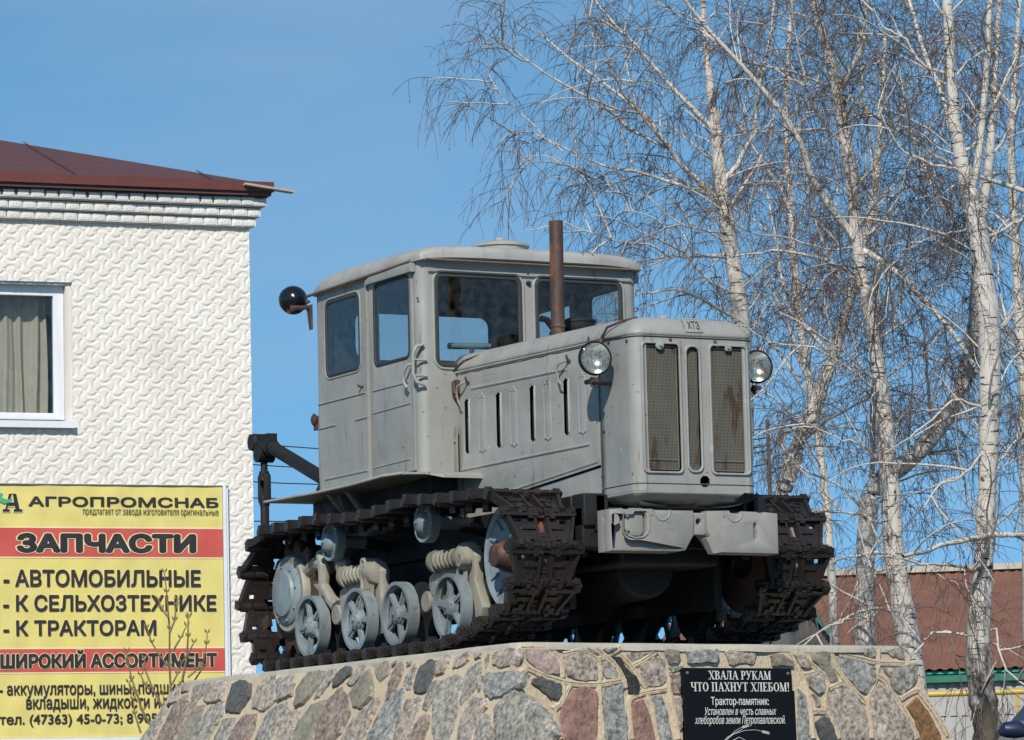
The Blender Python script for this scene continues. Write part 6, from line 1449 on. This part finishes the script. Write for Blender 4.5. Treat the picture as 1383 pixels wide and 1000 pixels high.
birch_tree('tall white birch in the middle, its trunk passing the right corner of the pedestal', 38,
 [(1240, 985, 36), (1232, 900, 33), (1220, 825, 32), (1208, 750, 30), (1202, 660, 27), (1196, 590, 25), (1190, 530, 22), (1180, 455, 18), (1169, 400, 17), (1158, 330, 17), (1154, 286, 18), (1149, 235, 19), (1142, 185, 19), (1134, 141, 18), (1128, 108, 17), (1112, 50, 14), (1100, 10, 12), (1090, -45, 10)],
 [Lw([(1136,125),(1146,100),(1160,72),(1167,35),(1170,-20)], 10, 7), Lw([(1155,325),(1121,282),(1094,233),(1068,176),(1024,123),(984,79),(940,30),(905,-15)], 12, 5), Lw([(1383,258),(1297,229),(1244,194),(1178,152),(1125,119),(1060,92),(1000,80)], 8, 3),
  Lw([(1165,335),(1213,374),(1238,400),(1268,436),(1304,496),(1330,540)], 10, 6), Lw([(1155,372),(1112,352),(1059,341),(1010,343),(960,352)], 6, 2), Lw([(1153,335),(1112,338),(1065,325),(1010,318),(985,300)], 4, 1.5),
  Lw([(1190,535),(1150,500),(1100,470),(1040,462),(1010,440)], 5, 1.5), Lw([(1180,460),(1230,430),(1270,380),(1290,330),(1300,280)], 5, 2), Lw([(1203,640),(1160,600),(1120,590),(1070,560)], 5, 1.5), Lw([(1162,300),(1200,260),(1240,225),(1260,228),(1310,235)], 5, 2),
  Lw([(1202,700),(1190,706),(1160,697),(1118,694),(1080,700)], 6, 3), Lw([(1206,752),(1183,748),(1148,755),(1123,765),(1090,790)], 5, 2), Lw([(1203,826),(1184,821),(1156,822),(1126,833),(1092,846),(1072,860)], 4.5, 2.5), Lw([(1160,250),(1185,215),(1215,160),(1225,100),(1250,60)], 6, 2), Lw([(1145,200),(1110,165),(1085,110),(1070,40),(1060,-10)], 6, 2), Lw([(1157,330),(1190,300),(1215,260),(1235,190)], 5, 2), Lw([(1190,520),(1225,490),(1262,470),(1290,430)], 5, 2)], 1.25)
birch_tree('birch with a dark-patched trunk that bends right, just left behind the white central birch', 40,
 [(1168, 900, 27), (1168, 820, 26), (1169, 760, 26), (1172, 700, 26), (1180, 660, 26), (1220, 628, 25), (1260, 588, 24), (1296, 530, 23), (1312, 470, 20), (1318, 400, 18), (1326, 300, 14), (1338, 200, 12), (1345, 100, 9), (1350, -20, 7)],
 [Lw([(1178,655),(1180,560),(1187,450),(1187,352),(1187,273),(1180,190),(1172,120),(1165,40)], 9, 4), Lw([(1172,700),(1140,660),(1100,640),(1060,600)], 6, 2), Lw([(1260,588),(1250,520),(1240,450),(1215,380)], 6, 2), Lw([(1300,525),(1340,480),(1370,420),(1395,380)], 6, 3), Lw([(1322,350),(1290,300),(1262,240),(1240,160),(1230,80)], 6, 2), Lw([(1335,220),(1365,170),(1390,110)], 5, 2)], 1.1)
birch_tree('rightmost large birch with a rough dark foot standing before the pale shed wall', 36,
 [(1336, 1060, 44), (1334, 990, 41), (1326, 930, 38), (1322, 870, 34), (1326, 800, 29), (1330, 740, 27), (1334, 640, 26), (1337, 520, 28), (1335, 430, 29), (1328, 370, 28), (1322, 320, 27), (1312, 275, 25), (1305, 245, 22), (1296, 205, 18), (1288, 160, 17), (1284, 90, 15), (1280, 20, 14), (1276, -40, 12)],
 [Lw([(1312,262),(1322,215),(1328,150),(1332,66),(1335,-20)], 13, 9), Lw([(1303,235),(1288,185),(1279,132),(1257,79),(1244,26),(1236,-20)], 9, 6), Lw([(1333,724),(1316,724),(1268,729),(1226,736),(1195,740)], 9, 6), Lw([(1333,722),(1383,721),(1410,715)], 9, 7),
  Lw([(1318,772),(1294,763),(1263,761),(1232,756),(1196,748)], 6, 3), Lw([(1344,850),(1347,885),(1358,908),(1383,924),(1400,930)], 4, 2.5), Lw([(1229,888),(1246,873),(1263,856),(1291,856),(1315,862)], 4, 2), Lw([(1332,320),(1360,310),(1383,296),(1400,292)], 6, 4),
  Lw([(1318,308),(1270,318),(1230,335)], 5, 2), Lw([(1336,640),(1370,600),(1395,570)], 5, 3), Lw([(1334,560),(1290,540),(1262,560),(1225,590)], 5, 2), Lw([(1298,210),(1330,180),(1360,110),(1383,70)], 7, 3), Lw([(1286,100),(1250,90),(1220,50),(1195,40),(1180,10)], 6, 2), Lw([(1336,460),(1375,430),(1400,410)], 6, 3), Lw([(1335,600),(1300,640),(1262,655),(1235,690)], 5, 2), Lw([(1300,230),(1250,220),(1205,190),(1180,140)], 6, 2)], 1.15, foot=3.3)
birch_tree('slender far birch at the right edge behind the others', 47,
 [(1392, 900, 20), (1390, 760, 19), (1386, 600, 17), (1378, 450, 15), (1372, 330, 13), (1366, 200, 10), (1372, 80, 8), (1378, -20, 6)],
 [Lw([(1380,480),(1350,420),(1330,350),(1300,300)], 6, 2), Lw([(1372,330),(1345,270),(1330,200)], 6, 2), Lw([(1388,640),(1350,600),(1310,570),(1280,520)], 6, 2), Lw([(1366,200),(1340,130),(1310,80)], 5, 2)], 1.1, birch2)
birch_tree('thin background birch filling the gap above the radiator', 49,
 [(1128, 900, 12), (1118, 700, 11), (1100, 560, 10), (1078, 420, 11), (1070, 300, 9), (1062, 180, 7), (1066, 60, 6), (1070, -20, 5)],
 [Lw([(1085,500),(1060,430),(1035,380),(1010,330)], 5, 2), Lw([(1078,420),(1110,360),(1140,310),(1150,240)], 5, 2), Lw([(1068,290),(1040,230),(1010,180),(985,140)], 5, 2), Lw([(1064,200),(1095,140),(1110,80)], 4, 2)], 1.2, birch2)
